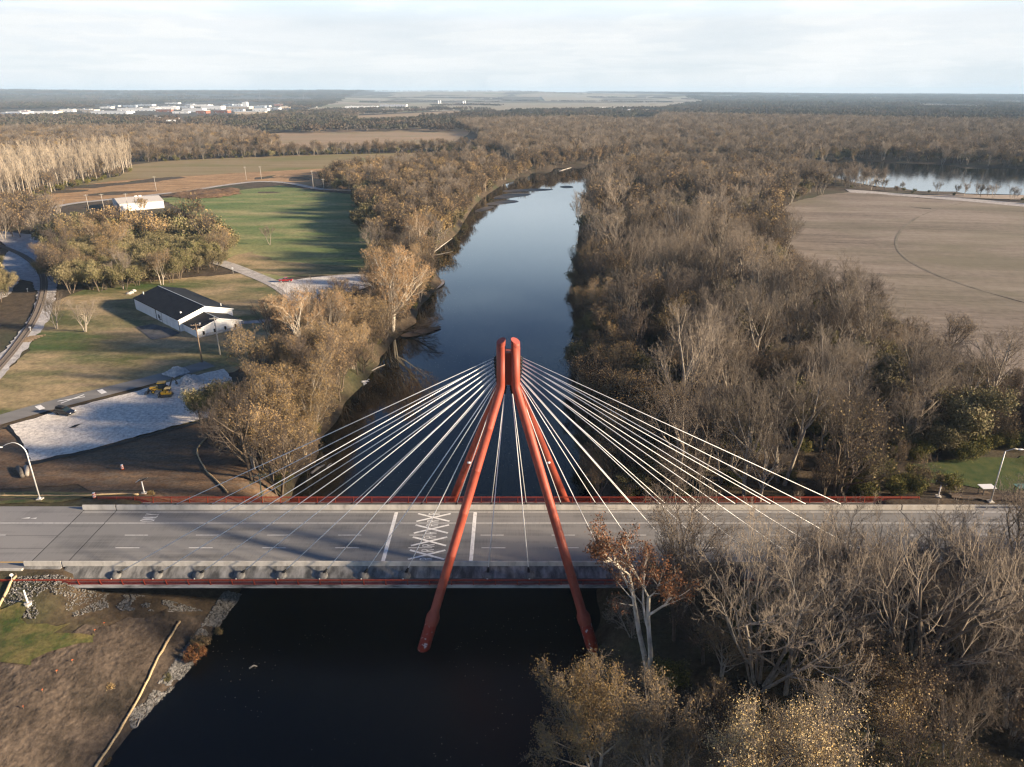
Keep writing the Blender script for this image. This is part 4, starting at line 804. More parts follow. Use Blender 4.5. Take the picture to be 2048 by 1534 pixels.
# solar-powered flood-light posts
m_solar = mat('solar_panel', (0.03, 0.035, 0.045), (0.06, 0.065, 0.075), scale=2, rough=.2)
def solar_post(p, z, h, label, rz):
    r = empty('solar_post', (*p, z), rz, label=label, cat='solar post', group='solar light posts'); MB().tube([(0, 0, -.2), (0, 0, h)], [.13, .11], 10).obj('post', mat('white_post', (0.72, 0.70, 0.68), rough=.5), r, smooth=True)
    MB().tube([(0, 0, -.3), (0, 0, .35)], .5, 12).obj('footing', m_conc, r)
    M = Matrix.Translation((-.15, 0, h + .35)) @ Matrix.Rotation(radians(38), 4, 'Y') @ Matrix.Rotation(.4, 4, 'Z')
    MB().box(-.55, .55, -.8, .8, -.03, .03, M=M).obj('panel', m_solar, r); MB().box(-.6, .6, -.86, -.8, -.05, .05, M=M).box(-.6, .6, .8, .86, -.05, .05, M=M).obj('panel_frame', m_pipe, r)
x, y = (-67.9, 16.6); solar_post((x, y), gz(x, y), 2.7, 'white post with tilted panel on the brown slope by the railing', 2.4)
x, y = (-69.4, -15.1); solar_post((x, y), gz(x, y), 2.6, 'white post on a round footing among pale stones below the bridge', 2.0)
x, y = (77.4, 12.8); solar_post((x, y), gz(x, y), 2.6, 'post with tilted panel just past the right railing end', .6)

# ================================================================ VEHICLES
def wheels(r, xs, w, rad, tw=.24, rim=(0.5, 0.5, 0.5), m_t=None):
    tm = MB().tube([(0, -tw / 2, 0), (0, -tw / 2 + .04, 0), (0, tw / 2 - .04, 0), (0, tw / 2, 0)], [rad * .86, rad, rad, rad * .86], 18).mesh('tyre', m_black, True)
    rm = MB().tube([(0, -tw / 2 - .012, 0), (0, tw / 2 + .012, 0)], rad * .58, 12).mesh('rim', mat('rim_%.2f_%.2f' % (rim[0], rim[1]), rim, rough=.35, metal=.3))
    for x in xs:
        for s in (-1, 1):
            a = empty('wheel', (x, s * w / 2, rad)); a.parent = r; link('tyre', tm, a); link('rim', rm, a)
def car_body(r, prof, w, m, inset=0.0, name='body', z=0):
    """side profile swept across the width, roof edges drawn in"""
    n = len(prof); v = []
    for y, k in ((-w / 2, 0), (-w / 2 + .09, 1), (w / 2 - .09, 1), (w / 2, 0)):
        cx_ = sum(p[0] for p in prof) / n; cz_ = sum(p[1] for p in prof) / n
        v += [((p[0] - cx_) * (1 if k else .975) + cx_, y, (p[1] - cz_) * (1 if k else .95) + cz_) for p in prof]
    f = [(i * n + j, i * n + (j + 1) % n, (i + 1) * n + (j + 1) % n, (i + 1) * n + j) for i in range(3) for j in range(n)] + [tuple(reversed(range(n))), tuple(3 * n + j for j in range(n))]
    return MB().add(v, f).obj(name, m, r, smooth=False)
m_suv = mat('dark_car_paint', (0.010, 0.012, 0.018), rough=.22, spec=.6); m_carglass = mat('car_glass', (0.015, 0.025, 0.03), rough=.06, spec=.7); m_light = mat('headlight', (0.75, 0.76, 0.78), rough=.1)
x, y = (-104.5, 53.8); suv = empty('parked_car', (x, y, gz(x, y) + .26), radians(-14), label='black estate car with roof box parked on the gravel lot', cat='car')
car_body(suv, [(-2.35, .35), (2.3, .35), (2.38, .62), (2.25, .86), (1.15, 1.02), (-2.2, 1.05), (-2.4, .8)][::-1], 1.86, m_suv)
gh = [(-2.22, 1.0), (1.2, 1.0), (.42, 1.52), (-1.75, 1.56)][::-1]
car_body(suv, gh, 1.66, m_carglass, name='windows'); car_body(suv, [(-1.82, 1.52), (.42, 1.49), (.30, 1.60), (-1.7, 1.64)][::-1], 1.60, m_suv, name='roof')
for xx in (-1.0, .0): MB().box(xx - .05, xx + .05, -.845, .845, 1.0, 1.54).obj('pillar', m_suv, suv)
bevel(MB().box(-1.75, .25, -.72, .5, 1.68, 1.98).obj('roof_box', m_black, suv), .12, 2)
for s in (-1, 1):
    MB().box(2.2, 2.4, s * .7 - .18, s * .7 + .18, .66, .80).obj('headlight', m_light, suv); MB().box(-2.43, -2.33, s * .74 - .12, s * .74 + .12, .75, .98).obj('tail_light', mat('tail_red', (0.25, 0.01, 0.01), rough=.2), suv); MB().box(.85, 1.05, s * .98 - .09, s * .98 + .09, 1.0, 1.14).obj('mirror', m_suv, suv)
wheels(suv, (-1.45, 1.48), 1.72, .36, rim=(0.06, 0.06, 0.065))
m_pick = mat('red_car_paint', (0.38, 0.012, 0.016), rough=.25, spec=.6)
x, y = (-89.6, 179.6); pk = empty('parked_pickup', (x, y, gz(x, y) + .24), radians(186), label='red pickup parked at the edge of the white gravel yard', cat='pickup')
car_body(pk, [(-2.6, .5), (2.55, .5), (2.62, .8), (2.45, 1.08), (1.25, 1.15), (-2.6, 1.13)][::-1], 1.9, m_pick)
car_body(pk, [(-.75, 1.1), (1.3, 1.1), (.75, 1.72), (-.55, 1.76)][::-1], 1.7, m_carglass, name='windows'); car_body(pk, [(-.62, 1.72), (.78, 1.68), (.66, 1.80), (-.5, 1.82)][::-1], 1.62, m_pick, name='roof')
MB().box(-2.5, -.85, -.78, .78, 1.135, 1.15).obj('load_bed', m_black, pk); MB().box(2.52, 2.7, -.9, .9, .5, .72).obj('bumper', m_pipe, pk); MB().box(-2.72, -2.6, -.9, .9, .5, .72).obj('bumper', m_pipe, pk)
for xx in (-.02,): MB().box(xx - .06, xx + .06, -.865, .865, 1.1, 1.74).obj('pillar', m_pick, pk)
for s in (-1, 1): MB().box(2.5, 2.64, s * .72 - .16, s * .72 + .16, .8, 1.0).obj('headlight', m_light, pk)
wheels(pk, (-1.6, 1.65), 1.76, .42, rim=(0.7, 0.7, 0.68))
# backhoe loader
m_yel = mat('machine_yellow', (0.55, 0.30, 0.02), (0.62, 0.36, 0.03), scale=2, rough=.45); m_steel = mat('dark_steel', (0.035, 0.037, 0.04), (0.07, 0.07, 0.072), scale=2, rough=.5)
x, y = (-87.9, 66.8); bh = empty('backhoe_loader', (x, y, gz(x, y) + .26), radians(196), label='yellow backhoe loader parked on the gravel beside the lane', cat='backhoe')
car_body(bh, [(.2, .7), (2.3, .7), (2.35, 1.55), (.3, 1.75)][::-1], 1.0, m_yel, name='bonnet'); MB().box(-2.2, .4, -.55, .55, .6, 1.05).obj('chassis', m_yel, bh)
car_body(bh, [(-1.35, 1.0), (.35, 1.0), (.2, 2.45), (-1.25, 2.45)][::-1], 1.45, m_carglass, name='cab_glass')
for xx in (-1.3, .26):
    for s in (-1, 1): MB().box(xx - .06, xx + .06, s * .73 - .05, s * .73 + .05, 1.0, 2.5).obj('cab_post', m_black, bh)
bevel(MB().box(-1.5, .5, -.85, .85, 2.46, 2.62).obj('cab_roof', m_yel, bh), .06)
for s in (-1, 1): MB().tube([(.4, s * .62, 1.5), (1.8, s * .66, 1.15), (2.9, s * .66, .45)], .10, 8).obj('loader_arm', m_steel, bh)
MB().prism([(2.75, .05), (3.75, .02), (3.75, .14), (2.95, .25), (3.0, .85), (2.8, .9)][::-1], -1.1, 1.1, axis='y').obj('front_bucket', m_steel, bh)
MB().tube([(-2.2, .1, 1.0), (-2.7, .1, 2.3), (-3.3, .1, 3.6)], [.2, .17, .14], 8).obj('boom', m_steel, bh); MB().tube([(-3.3, .1, 3.6), (-4.0, .1, 2.4)], [.14, .12], 8).obj('dipper', m_steel, bh)
MB().prism([(-4.3, 1.7), (-3.8, 1.65), (-3.75, 2.35), (-4.1, 2.45)][::-1], -.2, .4, axis='y').obj('rear_bucket', m_steel, bh)
for s in (-1, 1): MB().box(-2.3, -2.0, s * 1.0 - .08, s * 1.0 + .08, .15, 1.2).obj('stabiliser', m_steel, bh)
wheels(bh, (-1.2,), 1.75, .68, .45, rim=(0.6, 0.36, 0.03)); wheels(bh, (1.6,), 1.65, .45, .32, rim=(0.6, 0.36, 0.03))
x, y = (-86.2, 65.2); x += 1.2; y -= 1.2; dz = empty('compact_dozer', (x, y, gz(x, y) + .26), radians(190), label='small yellow crawler machine with canopy beside the backhoe loader', cat='bulldozer')
car_body(dz, [(-1.0, .55), (1.3, .55), (1.35, 1.25), (-.1, 1.3), (-.2, 1.1), (-1.0, 1.1)][::-1], 1.0, m_yel)
for s in (-1, 1): MB().prism([(-1.4, .35), (-1.1, .05), (1.2, .05), (1.5, .35), (1.25, .68), (-1.15, .68)], s * .75 - .22, s * .75 + .22, axis='y').obj('track', m_steel, dz)
for xx in (-.85, .1):
    for s in (-1, 1): MB().box(xx - .04, xx + .04, s * .55 - .04, s * .55 + .04, 1.1, 2.15).obj('canopy_post', m_black, dz)
MB().box(-1.05, .3, -.68, .68, 2.16, 2.26).obj('canopy', mat('tan_canopy', (0.5, 0.38, 0.16), rough=.6), dz); MB().prism([(1.75, .1), (1.95, .1), (1.8, .5), (1.95, .95), (1.75, .95), (1.6, .5)], -1.1, 1.1, axis='y').obj('blade', m_steel, dz)

# ================================================================ SMALL THINGS
m_orange = mat('barrel_orange', (0.80, 0.11, 0.02), rough=.5); m_refl = mat('barrel_white', (0.8, 0.78, 0.75), rough=.5)
def barrel(p, z, label):
    r = empty('traffic_barrel', (*p, z), label=label, cat='traffic barrel', group='orange and white traffic barrels'); zz = [0, .24, .42, .58, .76, .92, 1.05]
    rr = [.30, .285, .275, .265, .255, .245, .23]
    for i in range(6): MB().tube([(0, 0, zz[i]), (0, 0, zz[i + 1])], [rr[i], rr[i + 1]], 16).obj('band', m_refl if i % 2 else m_orange, r, smooth=True)
    MB().tube([(0, 0, -.02), (0, 0, .08)], .42, 12).obj('rubber_base', m_black, r)
x, y = (-77.8, 27.7); barrel((x, y), gz(x, y) + .1, 'orange and white traffic barrel alone on the brown slope'); x, y = (-74.1, 11.8); barrel((x, y), gz(x, y) + .1, 'orange and white traffic barrel at the left end of the far railing')
m_straw = mat('straw', (0.42, 0.31, 0.17), (0.56, 0.42, 0.25), scale=3, stretch=(.3, 1, 1), rough=.95)
def wattle(path, rad, label, z=None, stakes=True):
    P = chaikin(path, 2, closed=False); rw = random.Random(len(label)); pts = [(a, b, gz(a, b) + rad * .8 + .1) for a, b in P]; tot = sum((Vector(pts[i + 1]) - Vector(pts[i])).length for i in range(len(pts) - 1)); n = max(8, int(tot / 1.1)); Q = []; acc = np.concatenate([[0], np.cumsum([(Vector(pts[i + 1]) - Vector(pts[i])).length for i in range(len(pts) - 1)])])
    for s in np.linspace(0, tot, n):
        q = [np.interp(s, acc, [p[k] for p in pts]) for k in range(3)]; Q.append((q[0] + rw.uniform(-.07, .07), q[1] + rw.uniform(-.07, .07), gz(q[0], q[1]) + rad * .8 + .12))
    r = empty('straw_wattle', (Q[0][0], Q[0][1], Q[0][2]), label=label, cat='straw wattle', group='straw wattles'); Q2 = [tuple(Vector(q) - Vector(Q[0])) for q in Q]
    MB().tube(Q2, [rad * rw.uniform(.85, 1.1) for _ in Q2], 8).obj('roll', m_straw, r, smooth=True)
    if stakes:
        st = MB().box(-.03, .03, -.03, .03, -.2, .45).mesh('stake', m_wood)
        for q in Q2[1::3]: link('stake', st, r, (q[0], q[1] + .1, q[2]))
wattle([(-102.9,13),(-92.4,13.5),(-85.2,13.5),(-79.7,13.5),(-76.6,13.7),(-75.6,14.2),(-73.7,15.1),(-70.9,15.8),(-68.1,14.9)], .16, 'straw wattle along the verge behind the left road end')
wattle([(-73.5,-19.3),(-73.3,-15.4),(-73.5,-13),(-73.6,-10.7)], .2, 'straw wattle running down from the near railing corner')
wattle([(-49,-13.5),(-49,-20.9),(-48.7,-25.6),(-48.8,-28.8),(-48.9,-33.5),(-49.3,-36.7),(-49.1,-40.1)], .17, 'long straw wattle along the soil bank beside the water')
wattle([(-66.1,43),(-66.6,37.5),(-66,35.2),(-63.4,31),(-61,27.2),(-57.5,23.3),(-53.3,18.6)], .17, 'curved straw wattle under the trees beside the brown slope')
m_log = mat('log_bark', (0.10, 0.085, 0.07), (0.20, 0.175, 0.145), scale=2, rough=.95); m_grey = mat('grey_wood', (0.30, 0.27, 0.23), (0.42, 0.38, 0.33), scale=1.5, rough=.95)
for (a, b), rr, mm, lb in (([(-99.1,28.1),(-95.7,24.3)], .42, m_log, 'dark log lying on the brown slope by the street lamp'), ([(-97.7,28.5),(-95.2,24.9)], .40, m_grey, 'paler log beside the dark one on the brown slope')):
    MB().tube([(*a, gz(*a) + rr), ((a[0] + b[0]) / 2 + .1, (a[1] + b[1]) / 2, gz(*a) + rr * 1.1), (*b, gz(*b) + rr)], [rr, rr * 1.1, rr * .9], 10).obj('log', mm, label=lb, cat='log', group='logs on the brown slope', smooth=True)
# driftwood in the river
for i, ((a, b), rr, lb) in enumerate((([(-42.2,34.5),(-40.2,38.4)], .28, 'driftwood trunk floating behind the deck near the left bank'), ([(-39.5,36.9),(-38.9,39.1)], .16, 'short driftwood stick beside the floating trunk'), ([(49.2,665.3),(66.5,708.2)], .5, 'pale fallen trunk on the far bank of the river bend'),
                          ([(-40.7,94.1),(-37.3,99.9)], .2, 'pale branch floating by the left bank below the sycamores'), ([(-36.4,-20.8),(-35.4,-20.4)], .12, 'small stick floating on the dark foreground water'), ([(-47.4,-30.9),(-47.5,-29.3)], .1, 'bare stick on the stony foreground bank'), ([(-40.3,253.9),(-31.2,280.9)], .3, 'leaning dead trunk over the water at the wooded bank'))):
    MB().tube([(*a, .12 if i != 5 else gz(*a) + .1), ((a[0] + b[0]) / 2, (a[1] + b[1]) / 2 + .3, .2 if i != 6 else 2), (*b, .1 if i != 6 else 3.5)], [rr, rr * .9, rr * .4], 8).obj('driftwood', m_grey, label=lb, cat='driftwood', smooth=True)
# orange survey stakes
sk = [(-58,-16.8),(-58.5,-18.3),(-58.6,-23.8),(-59.5,-25.8),(-59.5,-28.9),(-60.2,-31.6)]
for i, (a, b) in enumerate(sk):
    r = empty('survey_stake', (a, b, gz(a, b) + .1), .4 * i, label='%s orange survey stake from the bridge on the graded soil' % NTH[i], cat='stake', group='orange survey stakes')
    MB().box(-.03, .03, -.015, .015, -.1, .55).obj('stake', m_wood, r); MB().box(-.04, .16, -.02, .02, .36, .45).obj('ribbon', m_orange, r)
# signs and furniture in the park
x, y = (-69.1, 150.3); k = empty('info_pillar', (x, y, gz(x, y) + .2), .2, label='tall blue information pillar at the white gravel yard', cat='sign'); MB().box(-.5, .5, -.18, .18, .1, 4.6).obj('panel', mat('sign_blue', (0.02, 0.10, 0.25), rough=.4), k); MB().box(-.56, .56, -.22, .22, 2.2, 2.9).obj('band', m_dkgrey, k); MB().box(-.7, .7, -.35, .35, -.3, .2).obj('plinth', m_dkgrey, k)
x, y = (-115.8, 193.9); k = empty('road_sign', (x, y, gz(x, y) + .1), label='small white round sign beside the park road', cat='sign'); MB().tube([(0, 0, 0), (0, 0, 2.4)], .05, 6).obj('post', m_pipe, k); MB().tube([(0, -.06, 2.3), (0, -.02, 2.3)], .42, 14).obj('disc', m_wtrim, k)
x, y = (-65.8, 135.9); k = empty('shelter', (x, y, gz(x, y)), .1, label='small wooden shelter half hidden by trees below the gravel yard', cat='shelter')
for xx in (-2, 2):
    for yy in (-1.2, 1.2): MB().box(xx - .1, xx + .1, yy - .1, yy + .1, -.2, 2.4).obj('post', m_wood, k)
MB().prism([(-1.8, 2.4), (1.8, 2.4), (0, 3.3)], -2.6, 2.6).obj('roof', mat('shelter_roof', (0.33, 0.22, 0.11), rough=.8), k)
x, y = (-73.5, -11.9); k = empty('stop_sign', (x, y, ROAD + .02), .5, label='small round sign leaning on the pavement at the left edge', cat='sign'); MB().tube([(0, 0, 0), (0.25, 0, 1.1)], .04, 6).obj('post', m_pipe, k); MB().tube([(.25, -.05, 1.2), (.25, -.01, 1.2)], .24, 12).obj('disc', m_refl, k)
for (px_, lb) in (((87.1, 14.6), 'pale flat-topped picnic shelter behind the guard rail'), ((94, 15.1), 'green-roofed small shelter at the right picture edge')):
    z = gz(*px_); k = empty('picnic_shelter', (*px_, z), .05, label=lb, cat='shelter'); gr_ = 'green' in lb
    for xx in (-.9, .9):
        for yy in (-.6, .6): MB().box(xx - .06, xx + .06, yy - .06, yy + .06, -.3, 1.9).obj('post', m_dkgrey, k)
    MB().box(-1.3, 1.3, -.8, .8, 1.9, 2.0).obj('roof', mat('green_roof', (0.10, 0.19, 0.16), rough=.5) if gr_ else m_wtrim, k); MB().box(-.7, .7, -.4, .4, .6, .7).obj('table', m_wood, k)
for i, (a, b) in enumerate([(-143.5,162),(-143.3,163.5),(-143.8,166.4)]):
    MB().blob((a, b, gz(a, b) + .3), (1.0, .7, .55), n=9, m=6, rng=random.Random(i)).obj('boulder', m_stone, label=['boulder nearest the grove on the lawn', 'middle boulder on the lawn', 'boulder nearest the hall on the lawn'][i], cat='boulder', group='boulders on the lawn')
# painted marks on the access road
def lane_mark(pts, w, name='lane_mark'):
    for a, b in pts:
        a, b = Vector(a), Vector(b); t = (b - a).normalized(); n = Vector((-t.y, t.x)) * w / 2; q = [a - n, b - n, b + n, a + n]
        MB().add([(p.x, p.y, gz(p.x, p.y) + .235) for p in q], [(0, 1, 2, 3)]).obj(name, m_paint, bpy.data.objects['access_road'])
lane_mark([[(-110.6,61.1),(-105.5,63.9)], [(-109.1,59.9),(-106.4,65.2)]], .45); lane_mark([[(-113.8,58.4),(-111.4,56.4)], [(-104.1,68.2),(-101.8,66.1)]], 1.3)
# railway
tr = chaikin([(-133,62.3),(-140.5,84.7),(-148.6,105.9),(-158.7,129),(-171.1,153.7),(-183.4,175.6),(-197.4,196.6),(-213.1,215.7),(-230.5,233.8),(-252.5,252.6),(-280.1,270.8)], 2, closed=False)
rail = empty('railway_track', (0, 0, 0), label='single curving railway track at the left edge', cat='railway'); 
sheet('ballast', [(-139.8,72.1),(-146.7,94),(-155.1,116.1),(-164.5,137.7),(-176.9,160.6),(-190.6,179.6),(-198.4,183.7),(-187.4,160.6),(-186.5,153.7),(-192.8,147.1),(-218.6,183.7),(-231.3,220.8),(-241.2,243),(-261,265.4),(-288,282),(-304.1,304.8),(-256.1,282),(-219.5,243),(-189.9,196.6),(-170.1,160.6),(-153.7,129),(-144.1,103.6),(-133.9,74.8),(-126.7,53.5)], m_ballast, off=.2, step=4, jag=.5, seed=31)
def rail_path(off):
    out_ = []
    for i in range(len(tr)):
        a = Vector(tr[max(i - 1, 0)]); b = Vector(tr[min(i + 1, len(tr) - 1)]); t = (b - a).normalized(); n = Vector((-t.y, t.x)); c = Vector(tr[i]) + n * off; out_.append((c.x, c.y, gz(c.x, c.y) + .42))
    return out_
for off in (-.72, .72): MB().tube(rail_path(off), .07, 4).obj('rail', mat('rail_steel', (0.17, 0.14, 0.12), rough=.5), rail)
sl = MB(); acc = 0; mid = rail_path(0)
for i in range(len(mid) - 1):
    a, b = Vector(mid[i]), Vector(mid[i + 1]); L = (b - a).length; t = (b - a).normalized(); n = Vector((-t.y, t.x, 0))
    while acc < L:
        c = a + t * acc; M = Matrix.Translation(c) @ Matrix(((t.x, n.x, 0, 0), (t.y, n.y, 0, 0), (0, 0, 1, 0), (0, 0, 0, 1))); sl.box(-.12, .12, -1.3, 1.3, -.18, -.06, M=M); acc += .62
    acc -= L
tag(sl.obj('sleeper', mat('sleeper_wood', (0.13, 0.11, 0.095), rough=.9), rail), kind='stuff')
for p, lb in (((-152.4, 117.2), 'white switch marker beside the timber pile'), ((-182.9, 164.2), 'small white post beside the rails'), ((-243.3, 262.8), 'white marker box at the top of the rail curve')):
    k = empty('rail_marker', (*p, gz(*p) + .2), label=lb, cat='marker', group='white railway markers'); MB().tube([(0, 0, 0), (0, 0, 1.1)], .07, 6).obj('post', m_refl, k); MB().box(-.3, .3, -.1, .1, 1.0, 1.35).obj('plate', m_refl, k)
tp = (-147, 109.2)
for i in range(6):
    MB().box(-2.4 + .2 * (i % 2), 2.2, -.14, .14, 0, .26).obj('timber', m_wood, None, (tp[0] + (i - 3) * .15, tp[1] + (i - 3) * 1.2, gz(*tp) + .2), .25 + .05 * (i % 3), label='%s old railway timber from the front of the trackside pile' % NTH[i], cat='timber', group='timbers beside the track')
# stones: rip-rap on the bank, rubble heap by the backhoe
def stones(name, poly, n, r0, r1, m, seed, dz_=0.13, heap=0.0, gaps=0.0):
    rs = np.random.RandomState(seed); xs = [p[0] for p in poly]; ys = [p[1] for p in poly]; V = []; F = []
    ico = np.array([(0, 0, 1), (.9, 0, .45), (.28, .85, .45), (-.72, .53, .45), (-.72, -.53, .45), (.28, -.85, .45), (.72, .53, -.45), (-.28, .85, -.45), (-.9, 0, -.45), (-.28, -.85, -.45), (.72, -.53, -.45), (0, 0, -1)], float)
    fi = np.array([(0, 1, 2), (0, 2, 3), (0, 3, 4), (0, 4, 5), (0, 5, 1), (1, 6, 2), (2, 7, 3), (3, 8, 4), (4, 9, 5), (5, 10, 1), (6, 7, 2), (7, 8, 3), (8, 9, 4), (9, 10, 5), (10, 6, 1)])
    X = rs.uniform(min(xs), max(xs), n * 4); Y = rs.uniform(min(ys), max(ys), n * 4); ok = inpoly(poly, X, Y); X, Y = X[ok], Y[ok]; kp = vnoise(X, Y, 3.5, seed + 60) + .6 * vnoise(X, Y, 1.3, seed + 61) > gaps - .5; X, Y = X[kp][:n], Y[kp][:n]; Z = ground_z(X, Y)
    if heap: Z = Z + heap * np.clip(-sdist(poly, X, Y) / 2.0, 0, 1) * rs.uniform(.6, 1.1, len(X))
    r = rs.uniform(r0, r1, len(X)) ; k = len(X)
    P = ico[None] * rs.uniform(.7, 1.2, (k, 12, 1)) * (r[:, None, None] * rs.uniform(.7, 1.25, (k, 1, 3))); P[:, :, 2] *= .7
    P += np.stack([X, Y, Z + r * .25 + dz_], -1)[:, None]
    return link(name, np_mesh(name, P.reshape(-1, 3), [(fi[None] + (np.arange(k) * 12)[:, None, None]).reshape(-1, 3)], [m]), kind='stuff')
m_rip = mat('limestone', (0.06, 0.058, 0.052), (0.25, 0.24, 0.225), scale=2.2, detail=6, rough=.95); m_rip2 = mat('pale_limestone', (0.42, 0.42, 0.41), (0.66, 0.64, 0.61), scale=.9, detail=6, rough=.95)
stones('stones', [(-42,-4.4),(-41.6,-7.8),(-42.1,-12.6),(-42.5,-18.3),(-43.5,-24),(-45.7,-28.9),(-47.8,-31.1),(-49.1,-29.3),(-48,-26.9),(-47.1,-21.6),(-46.4,-15.7),(-46,-10.3),(-45.6,-5.1)], 6500, .06, .2, m_rip, 1, .06, 0, .3)
stones('stones', [(-73.3,-14.5),(-73.4,-10.6),(-68,-10.1),(-60.9,-10.6),(-59.1,-13.4),(-62.6,-15.6),(-65,-17),(-68.1,-17.2),(-71.5,-16.3)], 1500, .05, .16, m_rip, 2, .05, 0, .3)
stones('stones', [(-62.1,-9.9),(-52.2,-9.9),(-46.8,-10.2),(-51.2,-12.2),(-57.2,-13.6)], 1000, .05, .14, m_rip, 3, .05, 0, .3)
stones('stones', [(-41.3,85.4),(-39.6,90),(-38.5,91.5),(-38.5,88.4),(-40,83.2)], 160, .2, .5, m_rip2, 4)
stones('rubble', [(-92.8,78.4),(-91.1,82.1),(-88.3,82.4),(-86.4,79.8),(-88.7,76.6)], 700, .15, .45, m_rip2, 5, .2, 1.4)
stones('rubble', [(-86.8,72.7),(-85.2,76.2),(-82.1,76.6),(-79.8,74.1),(-81.9,71.4),(-84.7,70.4)], 900, .15, .45, m_rip2, 6, .2, 1.5)
# fallen leaves drifting on the water
rs = np.random.RandomState(8); poly = rv; X = rs.uniform(-60, 25, 5200); Y = np.concatenate([rs.uniform(-70, -10, 1500), rs.uniform(12, 260, 3700)]); ok = sdist(rv, X, Y) < -1; clump_ = vnoise(X, Y, 7, 41) + vnoise(X, Y * .5, 19, 42); ok &= clump_ > .12
X, Y = X[ok], Y[ok]; n = len(X); a = rs.uniform(0, 6.28, n); s = rs.uniform(.05, .13, n); c = np.stack([np.cos(a), np.sin(a)], -1) * s[:, None]; d_ = np.stack([-np.sin(a), np.cos(a)], -1) * s[:, None] * .6
V = np.stack([np.stack([X - c[:, 0], Y - c[:, 1]], -1), np.stack([X + d_[:, 0], Y + d_[:, 1]], -1), np.stack([X + c[:, 0], Y + c[:, 1]], -1), np.stack([X - d_[:, 0], Y - d_[:, 1]], -1)], 1)
V = np.concatenate([V, np.full((n, 4, 1), .012)], -1).reshape(-1, 3); link('leaves', np_mesh('leaves', V, [np.arange(4 * n).reshape(-1, 4)], [mat('floating_leaf', (0.20, 0.15, 0.08), (0.33, 0.28, 0.2), scale=3, rough=.6)]), kind='stuff')

# ================================================================ TREES
def rot_about(v, ax, a): return v * cos(a) + ax.cross(v) * sin(a) + ax * ax.dot(v) * (1 - cos(a))
def perp(v, r):
    u = v.cross(Vector((r.uniform(-1, 1), r.uniform(-1, 1), r.uniform(-1, 1)))); return u.normalized() if u.length > 1e-4 else v.orthogonal().normalized()
UP = Vector((0, 0, 1))
def skeleton(seed, H, P):
    """recursive branching; returns segments (x0..z0,x1..z1,r0,r1,level) and the points where leaves may sit"""
    r = random.Random(seed); S = []; tips = []; ml = P['levels']
    def branch(p, d, L, rad, lev):
        n = P['steps'][lev]; st = L / n; rr = rad; wig = P['wig'][lev]; up = P['up'][lev]; tap = P['taper'][lev]
        nk = P['kids'][lev] if lev < ml else 0; t0 = P['start'][lev] if lev < ml else 0; acc = 0.0
        for i in range(n):
            d = (d + Vector((r.uniform(-1, 1), r.uniform(-1, 1), r.uniform(-1, 1))) * wig + UP * up).normalized()
            q = p + d * st; t = (i + 1) / n; r2 = max(P['rmin'], rad * (1 - t * (1 - tap)))
            S.append((p.x, p.y, p.z, q.x, q.y, q.z, rr, r2, lev)); 
            if lev >= ml - 1: tips.append((q.x, q.y, q.z, d.x, d.y, d.z))
            p, rr = q, r2
            if nk and t > t0:
                acc += nk / (n * (1 - t0))
                while acc >= 1 or (i == n - 1 and acc > 0.4):
                    acc -= 1
                    a = radians(r.uniform(*P['ang'][lev])); c = rot_about(d, perp(d, r), a)
                    k = P['ratio'][lev] * r.uniform(.72, 1.2) * (1.12 - 0.42 * t)
                    if p.z > 0.4 or lev: branch(p, c, L * k, max(P['rmin'], rr * r.uniform(.5, .72)), lev + 1)
    ns = P.get('stems', 1)
    for s in range(ns):
        a = 2 * pi * s / ns + r.uniform(-.5, .5); lean = radians(P.get('lean', 3)) * (r.uniform(.5, 1.1) if ns > 1 else r.uniform(0, 1))
        d = Vector((cos(a) * sin(lean), sin(a) * sin(lean), cos(lean)))
        b = Vector((cos(a), sin(a), 0)) * (0.03 * H * r.uniform(.2, 1) if ns > 1 else 0)
        branch(b + Vector((0, 0, -0.6)), d, H * P['trunk'] * r.uniform(.9, 1.1), H * P['thick'] * (r.uniform(.7, 1) if ns > 1 else 1), 0)
    return np.array(S), np.array(tips)
def tubes(S, k):
    p0 = S[:, 0:3]; p1 = S[:, 3:6]; d = p1 - p0; d /= np.linalg.norm(d, axis=1)[:, None] + 1e-9
    ref = np.where(np.abs(d[:, 2:3]) < 0.9, [[0, 0, 1.0]], [[1.0, 0, 0]]); u = np.cross(d, ref); u /= np.linalg.norm(u, axis=1)[:, None]; w = np.cross(d, u)
    a = np.arange(k) * 2 * pi / k
    ring = u[:, None, :] * np.cos(a)[None, :, None] + w[:, None, :] * np.sin(a)[None, :, None]
    v = np.concatenate([p0[:, None] + ring * S[:, 6][:, None, None], p1[:, None] + ring * S[:, 7][:, None, None]], 1)
    n = len(S); base = np.arange(n)[:, None] * 2 * k; j = np.arange(k); j2 = (j + 1) % k
    f = np.stack([base + j, base + j2, base + k + j2, base + k + j], -1).reshape(-1, 4)
    return v.reshape(-1, 3), f
def leaves(tips, n, size, spread, seed, clump=0.0, flat=0.0):
    rs = np.random.RandomState(seed); t = tips[rs.randint(0, len(tips), n), :3] + rs.normal(0, spread, (n, 3))
    if clump: t[:, 2] += np.abs(rs.normal(0, clump, n))
    a = rs.normal(0, 1, (n, 3)); a[:, 2] *= (1 - flat); a /= np.linalg.norm(a, axis=1)[:, None]; b = np.cross(a, rs.normal(0, 1, (n, 3))); b /= np.linalg.norm(b, axis=1)[:, None]
    s = size * rs.uniform(.55, 1.25, n)[:, None]
    v = np.stack([t - a * s * .5 - b * s * .32, t + a * s * .5 - b * s * .1, t + b * s * .55], 1).reshape(-1, 3)
    return v, np.arange(3 * n).reshape(-1, 3)
